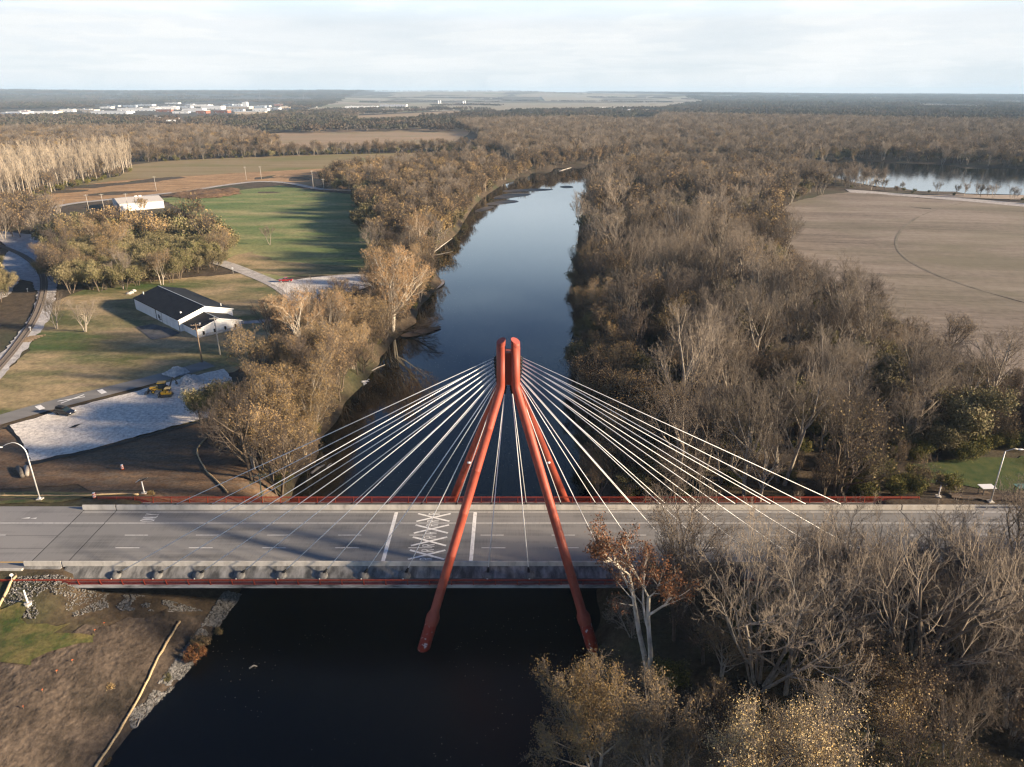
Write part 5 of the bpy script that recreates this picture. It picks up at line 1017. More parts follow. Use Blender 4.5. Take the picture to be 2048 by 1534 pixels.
def tree_mesh(name, seed, H, P, mats, low=False):
    """mats = (bark, twig, leaf, leaf2). Returns trunk mesh and crown mesh (or one joined mesh when low)."""
    S, tips = skeleton(seed, H, P)
    S[:, 0:6] *= 1
    lev = S[:, 8]; split = P.get('split', 2)
    A = S[lev < split]; B = S[lev >= split]
    va, fa = tubes(A, 3 if low else 7); vb, fb = tubes(B, 3)
    V = [vb]; Fq = [fb]; mi = [1]; off = len(vb)
    for li, (n, size, spread, cl) in enumerate(P.get('leaf', ())):
        lv, lf = leaves(tips if len(tips) else S[:, 3:9], n, size, spread, seed * 7 + li, cl); V.append(lv); Fq.append(lf + off); mi.append(2 + li); off += len(lv)
    if low:
        V.append(va); Fq.append(fa + off); mi.append(0)
        return np_mesh(name, np.concatenate(V), Fq, list(mats), mi)
    return (np_mesh(name + '_trunk', va, [fa], [mats[0]], smooth=True), np_mesh(name + '_crown', np.concatenate(V), Fq, list(mats), mi))

# materials: bark, twig, leaves; brightness and tint vary from tree to tree
b_grey = mat('bark_grey', (0.25, 0.215, 0.17), (0.40, 0.35, 0.285), scale=1.5, vary=0.25, rough=0.9)
t_grey = mat('twig_grey', (0.235, 0.195, 0.152), vary=0.32, hue=(0.72, 0.70, 0.70), rough=0.9)
b_dark = mat('bark_dark', (0.085, 0.065, 0.048), (0.16, 0.125, 0.09), scale=1.5, vary=0.25, rough=0.9)
t_brown = mat('twig_brown', (0.112, 0.086, 0.066), vary=0.35, hue=(0.72, 0.76, 0.85), rough=0.9)
b_syc = mat('bark_sycamore', (0.42, 0.36, 0.27), (0.68, 0.62, 0.52), scale=0.7, p=(0.35, 0.6), rough=0.8)
t_syc = mat('twig_sycamore', (0.42, 0.30, 0.18), vary=0.2, rough=0.9)
b_pop = mat('bark_poplar', (0.40, 0.345, 0.27), (0.52, 0.455, 0.365), scale=0.8, vary=0.15, rough=0.85)
t_pop = mat('twig_poplar', (0.38, 0.315, 0.235), vary=0.2, rough=0.9)
l_tan = mat('leaf_tan', (0.25, 0.165, 0.085), (0.36, 0.25, 0.135), scale=0.8, vary=0.25, hue=(0.85, 0.88, 0.7), rough=0.8)
l_gold = mat('leaf_gold', (0.40, 0.245, 0.065), (0.27, 0.175, 0.075), scale=0.8, vary=0.25, rough=0.8)
l_olive = mat('leaf_olive', (0.195, 0.158, 0.082), (0.13, 0.115, 0.058), scale=0.35, vary=0.3, hue=(0.82, 0.94, 0.66), rough=0.85)
l_olive2 = mat('leaf_olive_pale', (0.285, 0.235, 0.13), (0.205, 0.165, 0.088), scale=0.35, vary=0.2, rough=0.85)
l_rust = mat('leaf_rust', (0.215, 0.085, 0.030), (0.14, 0.058, 0.024), scale=0.8, rough=0.8)
l_orange = mat('leaf_orange', (0.40, 0.215, 0.075), (0.33, 0.195, 0.085), scale=0.8, vary=0.15, rough=0.8)
l_green = mat('leaf_green', (0.055, 0.082, 0.020), (0.105, 0.105, 0.028), scale=0.6, vary=0.3, hue=(1.0, 0.9, 0.7), rough=0.8)
l_yell = mat('leaf_yellow', (0.33, 0.25, 0.05), (0.20, 0.17, 0.04), scale=0.8, vary=0.2, rough=0.8)

def PR(**k):
    d = dict(levels=4, steps=[5, 5, 4, 3, 2], wig=[.06, .10, .14, .18, .2], up=[.0, .10, .12, .10, .08], taper=[.6, .45, .4, .4, .5], kids=[6, 6, 6, 5], start=[.35, .25, .15, .1],
             ang=[(22, 48), (25, 50), (25, 55), (25, 60)], ratio=[1.05, .55, .52, .52], trunk=.42, thick=.014, rmin=.014, stems=1, split=2)
    d.update(k); return d
BARE = PR(stems=3, lean=18, trunk=.44, kids=[5, 6, 5, 5], ratio=[.85, .62, .52, .5], up=[.02, .09, .13, .12, .10])
BARE1 = PR(stems=1, trunk=.45, kids=[9, 7, 6, 5], ratio=[.98, .56, .5, .5], thick=.018)
LEAFY = PR(stems=2, lean=10, trunk=.45, kids=[7, 6, 5, 4], ratio=[.85, .55, .5, .5], leaf=((3900, .23, .40, 0), (600, .24, .42, 0)), rmin=.012)
BUSHY = PR(levels=3, stems=3, lean=22, trunk=.40, steps=[4, 4, 3, 3], kids=[6, 6, 5], ratio=[.85, .55, .5], leaf=((9000, .30, .44, .28), (5200, .29, .44, .4)), split=2, rmin=.016)
SYC = PR(stems=2, lean=8, trunk=.5, thick=.017, kids=[7, 6, 6, 6], ratio=[.75, .55, .5, .5], up=[.02, .06, .10, .1, .08], leaf=((2600, .28, .35, 0),), split=3, rmin=.018)
POP = PR(levels=3, stems=1, trunk=.92, steps=[9, 4, 3, 3], wig=[.025, .08, .12, .15], up=[.0, .24, .18, .12], kids=[15, 5, 4], start=[.40, .2, .1], ang=[(25, 45), (20, 40), (25, 50)], ratio=[.20, .5, .5], thick=.010, taper=[.3, .4, .4, .5], rmin=.022, split=1)
THICK = PR(levels=3, stems=7, lean=14, trunk=.62, steps=[5, 4, 3, 2], kids=[8, 5, 4], ratio=[.42, .5, .5], up=[.02, .16, .15, .1], thick=.006, taper=[.4, .4, .4, .5], rmin=.013, start=[.25, .15, .1], split=1, leaf=((350, .22, .3, 0),))
SHRUB = PR(levels=2, stems=7, lean=34, trunk=.55, steps=[4, 3, 2], kids=[6, 5], ratio=[.6, .5], thick=.012, rmin=.02, split=1, leaf=((3600, .20, .30, .1), (1400, .20, .32, .1)))
FAT = lambda P, rm, lv, lf=None, **k: dict(P, rmin=rm, levels=lv, leaf=lf if lf is not None else (), **k)
KIND = {  # kind: (params, nominal height, materials, low params, number of variants)
 'bare_tree': ([BARE, BARE1, BARE, BARE1], 22, (b_grey, t_grey), FAT(BARE, .05, 3, stems=2)),
 'brown_tree': ([dict(BARE1, leaf=((1500, .26, .4, 0),)), dict(BARE, leaf=((1200, .26, .4, 0),)), BARE1], 19, (b_dark, t_brown, l_tan), FAT(BARE1, .048, 3, ((300, .6, .6, 0),))),
 'leafy_tree': ([LEAFY, LEAFY, LEAFY], 17, (b_grey, t_grey, l_tan, l_gold), FAT(LEAFY, .07, 2, ((850, .75, .8, 0), (120, .7, .8, 0)))),
 'bushy_tree': ([BUSHY, BUSHY, BUSHY], 13, (b_dark, t_brown, l_olive, l_olive2), FAT(BUSHY, .06, 2, ((900, .9, .7, .3), (500, .85, .7, .5)))),
 'sycamore_tree': ([SYC, SYC], 26, (b_syc, t_syc, l_orange), FAT(SYC, .09, 3, ((500, .6, .5, 0),))),
 'poplar_tree': ([POP, POP, POP], 26, (b_pop, t_pop), FAT(POP, .06, 2)),
 'sapling_thicket': ([THICK, THICK, THICK], 10, (b_dark, t_brown, l_tan), FAT(THICK, .045, 2, ((150, .5, .5, 0),), stems=6)),
 'green_shrub': ([SHRUB, SHRUB], 5, (b_dark, t_brown, l_green, l_yell), FAT(SHRUB, .05, 1, ((420, .5, .4, .2), (160, .5, .4, .2)))),
}
PROTO = {}; LOWP = {}
def protos():
    for ki, (k, (ps, H, ms, lowp)) in enumerate(KIND.items()):
        PROTO[k] = [tree_mesh(k, 100 + ki * 10 + j, H, p, ms) for j, p in enumerate(ps)]
        LOWP[k] = [tree_mesh(k + '_far', 500 + ki * 10 + j, H, lowp, ms, low=True) for j in range(3)]
protos()
print('protos', round(time.time() - T0, 1), {k: [len(a.polygons) + len(b.polygons) for a, b in v] for k, v in PROTO.items()}, {k: [len(a.polygons) for a in v] for k, v in LOWP.items()})

# ---- where trees stand
RT = random.Random(77)
ALL = []        # dict(kind, x, y, h, rz, lean, zone)
def scatter(zone, poly, spacing, mix, hs=1.0, avoid=(), jit=0.42, hv=0.16):
    """jittered grid of trees inside a ground polygon; mix = {kind: weight}"""
    xs = [p[0] for p in poly]; ys = [p[1] for p in poly]
    X, Y = np.meshgrid(np.arange(min(xs), max(xs) + spacing, spacing), np.arange(min(ys), max(ys) + spacing, spacing))
    X = X + np.where(np.arange(X.shape[0])[:, None] % 2, spacing / 2, 0); n = X.size
    X = X.ravel() + np.array([RT.uniform(-jit, jit) for _ in range(n)]) * spacing; Y = Y.ravel() + np.array([RT.uniform(-jit, jit) for _ in range(n)]) * spacing
    ok = inpoly(poly, X, Y) & (sdist(rv, X, Y) > 0.8) & (sdist(lk, X, Y) > 2)
    for a in avoid: ok &= ~inpoly(a, X, Y)
    ks = list(mix); ws = [mix[k] for k in ks]
    for x, y in zip(X[ok], Y[ok]):
        k = RT.choices(ks, ws)[0]; H = KIND[k][1]
        ALL.append(dict(kind=k, x=float(x), y=float(y), h=H * hs * RT.uniform(1 - hv, 1 + hv), rz=RT.uniform(0, 6.28), zone=zone))
def plant(kind, x, y, h, zone=None, label=None, var=None, lean=(0, 0), rz=None):
    ALL.append(dict(kind=kind, x=x, y=y, h=h, rz=RT.uniform(0, 6.28) if rz is None else rz, zone=zone, label=label, var=var, lean=lean, solo=True))
ZONES = {  # zone: (where the tree stands, group)
 'lb1': ('on the bank beyond the deck\'s left half', 'trees on the near left riverbank'),
 'lb2': ('on the bank between hall and river', 'trees on the bank below the hall'),
 'lb3': ('on the bank beside the green meadow', 'trees between meadow and river'),
 'lb4': ('on the far bank past the meadow', 'trees on the far left bank'),
 'grove': ('in the grove behind the hall', 'grove behind the hall'),
 'west': ('by the railway curve', 'trees by the railway'),
 'pop': ('in the stand beside the tan field', 'poplar stand'),
 'tl1': ('in the hedgerow behind the tan field', 'hedgerow wood behind the field'),
 'rb1': ('in the wood right of the river', 'wood right of the river'),
 'rb2': ('in the wood left of the stubble field', 'wood beside the stubble field'),
 'edge': ('along the stubble field\'s near edge', 'thicket edging the stubble field'),
 'lakerow': ('in the row between field and lake', 'row along the lake'),
 'front': ('in the wood before the bridge', 'wood in front of the bridge'),
 'verge': ('beside the railing end and shaded lawn', 'shrubs by the railing end'),
 'far': ('in the distant woods', 'distant woods'),
}
scatter('lb1', [(-51.6,17.3),(-42.6,17.7),(-41.4,22.3),(-41.6,38.2),(-40.8,58.7),(-38.7,72.7),(-44.6,81),(-53.5,73.8),(-57.2,62.3),(-58.6,48.1),(-55.7,31.4)], 5.2, dict(leafy_tree=6, brown_tree=2, bushy_tree=.5, green_shrub=1.4), .98, hv=.25)
scatter('lb2', [(-54.4,72.1),(-37.7,76.6),(-37.2,92.7),(-35.1,112.1),(-41.8,129),(-55.1,129),(-64.6,120.8),(-66.8,103.6),(-68.2,82.8),(-65.1,65.5)], 6.2, dict(leafy_tree=2.6, brown_tree=2.5, bare_tree=2, sapling_thicket=2, green_shrub=1), 0.88, hv=.25)
scatter('lb2', [(-61.7,129),(-45.7,123.5),(-36.8,129),(-31.2,153.7),(-31.4,175.6),(-45.2,187),(-52.8,183.7),(-52.9,164.2),(-60.1,143.9)], 5.5, dict(sapling_thicket=5, brown_tree=1, leafy_tree=.6), 0.72)
scatter('lb3', [(-57.5,187),(-32.9,196.6),(-37,243),(-29.5,284.9),(-27.7,345.1),(-23.8,415.7),(-33.5,428.6),(-60.9,415.7),(-75.1,369.3),(-75.9,313),(-64.9,243)], 7.0, dict(brown_tree=4, bushy_tree=2, leafy_tree=2, bare_tree=1.5, sapling_thicket=2), 0.9)
scatter('lb3', [(-81.7,282),(-74.5,304.8),(-71.8,369.3),(-60.9,415.7),(-69.1,487.4),(-107.3,456.5),(-109.7,415.7),(-93.7,349)], 7.5, dict(bushy_tree=5, brown_tree=1), 1.0)
scatter('lb4', [(-152.2,484.2),(-120.7,447.9),(-61.5,420.8),(-25.6,415.7),(-2.1,556),(-11.9,668.2),(-36.1,752.5),(-90.8,679.2),(-144,603.2),(-165.2,572.4)], 8.0, dict(brown_tree=4, leafy_tree=3, bare_tree=2, bushy_tree=1, sapling_thicket=2), 0.85)
scatter('grove', [(-187.3,183.7),(-166.8,160.6),(-154.4,162),(-135.4,174),(-122.1,195.7),(-130.2,226.1),(-147.1,261.5),(-168,287.8),(-188.2,290.8),(-215,284.9),(-244.4,293.8),(-223.2,243)], 6.6, dict(bushy_tree=10, leafy_tree=1, brown_tree=.7), 1.05, avoid=[[(-246.2,330.3),(-294.1,415.7),(-259.3,456.5),(-214.3,358.9),(-228.1,345.1)]])
scatter('west', [(-258.4,220.8),(-255.1,268.1),(-245.2,270.8),(-261.2,313),(-276.5,349),(-304.4,358.9),(-347.7,349)], 8, dict(brown_tree=6, bare_tree=2), 0.8)
scatter('west', [(-190,129),(-179.4,147.1),(-202.8,183.7),(-218.2,201.2),(-230.7,183.7)], 7, dict(bushy_tree=5, green_shrub=1), 0.85)
scatter('pop', [(-355,358.9),(-348.2,396.1),(-340,415.7),(-354.9,490.7),(-358.9,568.3),(-369.2,622),(-423,726.6),(-458.1,652.2),(-517.6,581)], 6.8, dict(poplar_tree=10, bare_tree=1.6, brown_tree=.8), 0.84, hv=.28)
scatter('pop', [(-350.6,352.9),(-335.3,408.2),(-349.4,481),(-354.6,560),(-364.4,612.5),(-376.9,631.8),(-366.7,511),(-375.5,386.9)], 6.5, dict(green_shrub=3, sapling_thicket=2), 0.8)
scatter('tl1', [(-408.7,702.2),(-342.7,745.8),(-231.7,801.7),(-78.9,856.7),(-14.3,824.5),(-15.6,909.4),(-83.9,918.7),(-245.4,856.7),(-367.7,809.2),(-447.1,779.9)], 7.5, dict(brown_tree=5, bushy_tree=2, bare_tree=2, green_shrub=2), 0.72, hv=.3)
fieldR = [(157.6,345.1),(191.6,400.9),(226.6,436.7),(258.7,459.5),(344.6,389.2),(410.1,330.3),(167.5,35.9),(132,70.4),(123.4,88.7),(123.1,115.6),(122.5,150.3),(126.1,196.6),(135.8,268.1)]
lawnR = [(80.4,28.3),(90.8,31.4),(107.2,33.2),(134.8,34.7),(113.5,9.2),(69.3,9.2),(79.3,23.3)]
RB1 = [(16, 14), (62, 14), (68, 30), (98, 36), (104, 60), (98, 100), (95, 130), (88, 170), (82, 210), (22, 230), (17, 74)]
scatter('edge', [(98, 31), (150, 38), (230, 70), (230, 130), (150, 100), (120, 132), (98, 178), (88, 170), (98, 100), (104, 60)], 5.2, dict(sapling_thicket=8, bushy_tree=.7, green_shrub=1.5, brown_tree=.5), 0.8, avoid=[fieldR, lawnR], hv=.25)
scatter('rb1', [(x + (14 if x < 30 else 0), y) for x, y in RB1], 9.8, dict(bare_tree=6.5, brown_tree=2, leafy_tree=1.2, bushy_tree=2.2), 1.1, avoid=[fieldR, lawnR], hv=.34)
scatter('rb1', [(15.5, 13), (30, 13), (33, 60), (36, 140), (40, 230), (24, 230), (17, 74)], 7.5, dict(leafy_tree=3, bushy_tree=3, brown_tree=3, bare_tree=.6), 0.95, hv=.22)
scatter('rb1', RB1, 7.0, dict(sapling_thicket=4, green_shrub=3.5, bushy_tree=.8, brown_tree=.5), 0.72, avoid=[fieldR, lawnR], hv=.3)
scatter('edge', [(140.4,29.3),(128.8,65.5),(121.2,84.7),(120.5,110.7),(120.5,145.8),(121.6,190.4),(133.3,268.1),(116.9,237.2),(106.3,167.9),(102.6,123.5),(103.4,90.7),(104.8,67.1),(112.1,40.6),(130,17.7)], 5.6, dict(sapling_thicket=9, brown_tree=1.0, bushy_tree=.3), 0.85, avoid=[fieldR, lawnR])
scatter('rb2', [(85, 210), (98, 170), (130, 215), (160, 300), (170, 362), (205, 395), (240, 440), (210, 520), (150, 700), (80, 690), (45, 480), (30, 380), (22, 230)], 9.4, dict(brown_tree=3.5, bare_tree=5, leafy_tree=1.4, bushy_tree=3, sapling_thicket=3.5), 1.0, hv=.32, avoid=[fieldR])
scatter('lakerow', [(258.9,477.8),(295.4,456.5),(329.9,431.3),(355.7,405.7),(405.9,361),(420,377.9),(365.7,420.8),(338,445),(303,471.6),(271.3,497.3)], 8.5, dict(bare_tree=3, brown_tree=2, green_shrub=2, sapling_thicket=2), 0.55)
scatter('lakerow', [(204.2,456.5),(271.3,497.3),(300.5,490.7),(308.4,572.4),(274.4,603.2),(212.6,504.1)], 9, dict(bare_tree=6, bushy_tree=1, brown_tree=2), 0.85)
scatter('front', [(18, -15), (112, -15), (125, -62), (20, -62)], 5.6, dict(bare_tree=1.6, brown_tree=2.2, sapling_thicket=4, green_shrub=4.5, leafy_tree=.5), 0.68, hv=.25)
scatter('front', [(24, -14.5), (112, -14.5), (112, -36), (30, -36)], 9.0, dict(bare_tree=5, brown_tree=1), 0.92, hv=.3)
scatter('front', [(112, -14), (210, -14), (210, -80), (125, -80)], 9.0, dict(bare_tree=3, brown_tree=3, leafy_tree=1.5), 1.1, hv=.25)
scatter('verge', [(64.1,17.7),(72.5,17.7),(80.3,25.3),(83.9,19.6),(80.4,15.1),(63.1,15.4)], 3.6, dict(green_shrub=6, leafy_tree=.25, sapling_thicket=.5), 0.85)
scatter('verge', [(62, 13.5), (75, 14), (80, 27), (98, 32), (98, 38), (68, 32)], 4.0, dict(green_shrub=5, bushy_tree=1, sapling_thicket=1), 0.85)
scatter('verge', [(76.4,27.2),(85.9,31.9),(108.2,34.7),(125.1,35.9),(128.7,40.6),(111.3,39.4),(87.4,34.7)], 4.2, dict(green_shrub=5, bushy_tree=1.5), 0.9)
def bank(zone, line, step, inset, mix, hs):
    line = chaikin(line, 1, closed=False); ks = list(mix)
    for a, b in zip(line[:-1], line[1:]):
        L = math.hypot(b[0] - a[0], b[1] - a[1]); n = max(1, int(L / step + RT.random()))
        for i in range(n):
            u = (i + RT.random()) / n; x, y = a[0] + (b[0] - a[0]) * u + RT.uniform(*inset), a[1] + (b[1] - a[1]) * u + RT.uniform(-1, 1)
            if sdist(rv, np.array([x]), np.array([y]))[0] < .4: continue
            k = RT.choices(ks, [mix[q] for q in ks])[0]; ALL.append(dict(kind=k, x=x, y=y, h=KIND[k][1] * hs * RT.uniform(.7, 1.2), rz=RT.uniform(0, 6.28), zone=zone))
for _ in range(2):
    bank('lb2', [(-43.3,26.9),(-43.6,47.9),(-43,71.2),(-40.5,89.1),(-39.9,106.4),(-37.1,129.3),(-33.1,140.5),(-34.3,159.1),(-30,196.8)], 3.2, (-9, -1.2), dict(sapling_thicket=4, brown_tree=1.4, green_shrub=2, leafy_tree=.7), .72)
    bank('lb3', [(-35.1,217.7),(-39.2,267.3),(-31.1,312.3),(-29.1,376.8),(-24.8,452.4)], 4, (-11, -1), dict(sapling_thicket=4, brown_tree=1.5, green_shrub=1.5, bushy_tree=1), .7)
    bank('rb1', [(15.2, 14), (16.2, 40), (17.2, 74), (20, 140), (24, 230)], 4, (.3, 8), dict(sapling_thicket=2, brown_tree=2, green_shrub=2, bushy_tree=1.5), .72)
for _ in range(3): bank('lb4', [(-29.1,376.8),(-24.8,452.4),(0.6,602.7),(55.8,711.4),(132.2,785.5)], 4.5, (-14, -.6), dict(sapling_thicket=3, brown_tree=3, leafy_tree=1), .8)
# far woods
scatter('far', [(-574.7,540.3),(-486.3,603.2),(-454.2,794.3),(-320.4,891.2),(-343.3,1010.9),(-488.9,1254.5),(-590.1,1399.8),(-719.3,1399.8),(-825.1,1323.5),(-1123.8,1177)], 10.5, dict(bare_tree=3, brown_tree=3, leafy_tree=2, bushy_tree=1.5), 0.9)
scatter('far', [(-14.6,840.3),(17.1,581),(66.2,673.7),(128,739.3),(242,809.2),(288.4,989),(326.4,1685.8),(207.3,1908.1),(-30.2,1839.2),(-139.9,1685.8),(-92.9,1399.8),(-53.8,1177),(-41.9,891.2)], 10.5, dict(brown_tree=4, bare_tree=4, leafy_tree=.8, bushy_tree=1.5), 0.95)
scatter('far', [(63.3,532.7),(89,603.2),(138.3,668.2),(220.7,726.6),(302.9,679.2),(365.2,726.6),(419.6,702.2),(503.2,626.9),(627.2,572.4),(1405.7,1441),(456.9,2240),(326.4,1685.8),(288.4,989),(238.1,794.3),(150.7,708.2),(88.3,617.2)], 10.5, dict(brown_tree=5, bare_tree=4, leafy_tree=.6, bushy_tree=2), 1.0, avoid=[fieldR])
scatter('far', [(45.1,415.7),(63.3,532.7),(131.1,626.9),(292.8,652.2),(266.1,581),(207,487.4),(189.9,415.7),(157.3,349),(154.4,369.3),(82.3,428.6)], 9.5, dict(brown_tree=4, bare_tree=4, leafy_tree=1, bushy_tree=2), 0.95, avoid=[fieldR])
scatter('far', [(-450.7,1507.2),(-297.2,1604.7),(-150.6,1744.2),(-105.2,1806.5),(-112.8,1944.4),(-200.9,2021),(-358.4,1685.8),(-477.6,1604.7)], 9.5, dict(bare_tree=3, brown_tree=3, bushy_tree=1), 0.6)
scatter('far', [(-725.3,1630.9),(-574.2,1774.8),(-483,1806.5),(-509.7,2450.1),(-600,2633.9),(-729.6,2289.2),(-788.5,2021),(-825.3,1873.1)], 11, dict(bare_tree=3, brown_tree=3, bushy_tree=1), 0.8)
scatter('far', [(-1038.9,1177),(-825.1,1323.5),(-803.9,1399.8),(-845.8,1530.5),(-954.6,1685.8),(-1152.2,2021),(-1395.4,2192.7),(-1711.8,2021)], 12, dict(bare_tree=2, brown_tree=3, leafy_tree=2, bushy_tree=2), 0.8)

# ---- single trees one can pick out
plant('bare_tree', *(-145.7, 119.7), 14.5, label='bare spreading tree beside the railway, behind its twin', var=0)
plant('bare_tree', *(-134.4, 116.1), 13.5, label='bare multi-stemmed tree on the lawn nearest the railway track', var=2)
plant('bare_tree', *(-149.7, 170.2), 17, label='pale leafless tree standing at the grove\'s front behind the hall', var=1)
plant('brown_tree', *(-155.3, 167.9), 12, label='small dark leafless tree at the grove\'s edge by the lawn')
plant('bushy_tree', *(-134.2, 245.3), 11, label='lone olive bushy tree at the meadow edge right of the grove')
plant('brown_tree', *(-183.7, 330.3), 12, label='small round leafless tree between warehouse and meadow')
plant('bare_tree', *(-119.8, 255.1), 12, label='lone leafless tree standing in the green meadow')
plant('leafy_tree', *(-233.2, 358.9), 12, label='yellow-green tree in front of the long white warehouse')
plant('bushy_tree', *(-69.6, 48.1), 12, label='thin olive tree rising from the gravel lot\'s corner', lean=(-.16, 0))
plant('bushy_tree', *(-65, 50.2), 13, label='dark-stemmed tree beside the gravel lot\'s far corner')
for i, (p, h, lb) in enumerate((((-59.3, 89.9), 24, 'white-limbed sycamore with orange leaves, tallest behind the hall'), ((-67.1, 97), 20, 'orange-leaved sycamore close to the hall\'s end wall'), ((-49.6, 103.6), 19, 'forked white sycamore with orange top by the river'), ((-56.1, 112.1), 17, 'slender orange-leaved sycamore near the gravel yard'))):
    plant('sycamore_tree', *p, h, label=lb, var=i % 2)
plant('sycamore_tree', *(-39.1, 127.7), 34, label='tall white-stemmed sycamore with amber twigs leaning over the river', var=0, rz=1.0)
plant('sycamore_tree', *(-41, 123.9), 29, label='second white-stemmed sycamore rising beside the tall one at the riverbank', var=1, rz=2.6)
plant('sycamore_tree', *(-42.2, 220.8), 27, label='orange-tinted tree on the wooded bank beyond the gravel point', var=1)
plant('bare_tree', *(66.6, 282), 24, label='pale birch-like bare tree standing out of the dark wood', var=1)
for p, h in (((112.2, 53.5), 24), ((105.5, 52.2), 17)): plant('bare_tree', *p, h, label='pale leafless tree above the shaded lawn, %s of two' % ('taller' if h > 20 else 'shorter'), var=1)
from collections import Counter
print('trees', len(ALL), Counter(a['kind'] for a in ALL), Counter(a['zone'] for a in ALL))
# ---- trees of the wood in front of the bridge, each grown on its own
HLEAF = dict(LEAFY, stems=3, lean=16, kids=[7, 6, 6, 5], leaf=((17000, .155, .40, 0), (3600, .16, .42, 0)), rmin=.016)
HBARE = dict(BARE, stems=3, lean=15, kids=[5, 5, 4, 4], rmin=.014, thick=.012)
HMULTI = dict(BARE, stems=9, lean=27, trunk=.55, kids=[5, 5, 4, 4], ratio=[.62, .55, .5, .5], thick=.009, rmin=.014)
HLEAN = dict(BARE1, stems=1, lean=0, trunk=.5, kids=[7, 6, 4, 4], ratio=[.9, .58, .52, .5], thick=.017, rmin=.015)
HSYC = dict(SYC, stems=2, lean=11, trunk=.52, wig=[.09, .14, .16, .18, .2], start=[.45, .3, .15, .1], kids=[4, 5, 5, 5], ratio=[.62, .52, .5, .5], leaf=((6500, .24, .30, 0),), rmin=.02)
t_front = mat('twig_pale', (0.32, 0.26, 0.195), rough=.9)
l_pale = mat('leaf_pale_gold', (0.52, 0.385, 0.175), (0.64, 0.50, 0.27), scale=0.8, rough=0.8)
HERO = [  # kind, x, y, height, params, materials, lean (about x, about y), label
 ('leafy_tree', 10.5, -38, 17, HLEAF, (b_grey, t_grey, l_tan, l_gold), (0, -.12), 'tan-leaved tree with yellow tips hanging over the dark water'),
 ('leafy_tree', 25, -53, 23, HLEAF, (b_grey, t_grey, l_pale, l_gold), (0, 0), 'big pale golden leafy tree at the bottom edge of the picture'),
 ('leafy_tree', 16.5, -46, 19, dict(HLEAF, leaf=((8000, .18, .42, 0), (900, .19, .45, 0))), (b_grey, t_grey, l_tan, l_tan), (0, 0), 'thinly leaved brownish tree between the golden tree and the water'),
 ('sycamore_tree', 18.5, -26, 28.5, HSYC, (b_syc, t_grey, l_rust), (0, -.14), 'white-barked sycamore with rust-red leaves in front of the deck'),
 ('bare_tree', 32, -29, 27, HMULTI, (b_grey, t_front), (0, 0), 'leafless tree of many stems fanning up from one clump'),
 ('bare_tree', 46, -35, 28, HLEAN, (b_dark, t_front), (0, .22), 'leafless tree with thick dark trunk leaning right'),
 ('bare_tree', 49, -20, 22, HBARE, (b_grey, t_front), (0, 0), 'pale leafless tree hiding the lane dashes of the deck'),
 ('bare_tree', 63, -18.5, 24, HBARE, (b_grey, t_front), (0, .05), 'leafless tree reaching above the barrier end at the right'),
 ('bare_tree', 76, -23, 27, HMULTI, (b_grey, t_front), (0, 0), 'tall many-stemmed leafless tree at the right picture edge'),
 ('bare_tree', 88, -34, 24, HLEAN, (b_dark, t_front), (0, -.1), 'leafless dark-trunked tree nearest the bottom right corner'),
 ('bare_tree', 38, -19, 23, HBARE, (b_grey, t_front), (0, 0), 'leafless tree standing close against the near railing'),
 ('bare_tree', 17.5, -18.5, 9, HBARE, (b_grey, t_front), (0, -.25), 'small grey leafless tree at the foot of the right tower leg'),
 ('bare_tree', 56, -17.6, 21, HBARE, (b_grey, t_front), (0, -.04), 'leafless tree in front of the barrier, between two taller ones'),
 ('bare_tree', 70, -17.4, 20, HBARE, (b_grey, t_front), (0, .06), 'short leafless tree before the right bridge joint'),
 ('bare_tree', 84, -19.5, 24, HMULTI, (b_grey, t_front), (0, .05), 'leafless many-stemmed tree before the guard rail'),
 ('bare_tree', 26.5, -18.5, 17, HBARE, (b_grey, t_front), (0, 0), 'thin leafless tree just right of the rust-leaved sycamore'),
 ('bare_tree', 61, -28, 23, HLEAN, (b_dark, t_front), (0, -.08), 'dark-trunked leafless tree right of the leaning one'),
 ('bare_tree', 43.5, -25, 24, HBARE, (b_grey, t_front), (0, 0), 'leafless tree between the fan-shaped and the leaning one'),
 ('bushy_tree', 33, -22, 14, dict(BUSHY, leaf=((9000, .24, .45, .2), (4000, .22, .45, .2))), (b_dark, t_brown, l_olive, l_green), (0, 0), 'olive-green leafy tree behind the many-stemmed leafless one'),
 ('leafy_tree', 42, -38, 14, dict(HLEAF, leaf=((8000, .18, .42, 0), (1600, .18, .45, 0))), (b_grey, t_grey, l_pale, l_gold), (0, 0), 'small golden leafy tree right of the many-stemmed one'),
]
for i, (k, x, y, h, P, ms, ln, lb) in enumerate(HERO):
    me = tree_mesh('hero', 900 + i, h, P, ms)
    ALL.append(dict(kind=k, x=x, y=y, h=h, rz=RT.uniform(0, 6.28), zone='front', label=lb, lean=ln, mesh=me, solo=True))
rx, ry = (-44.7, -19.3)
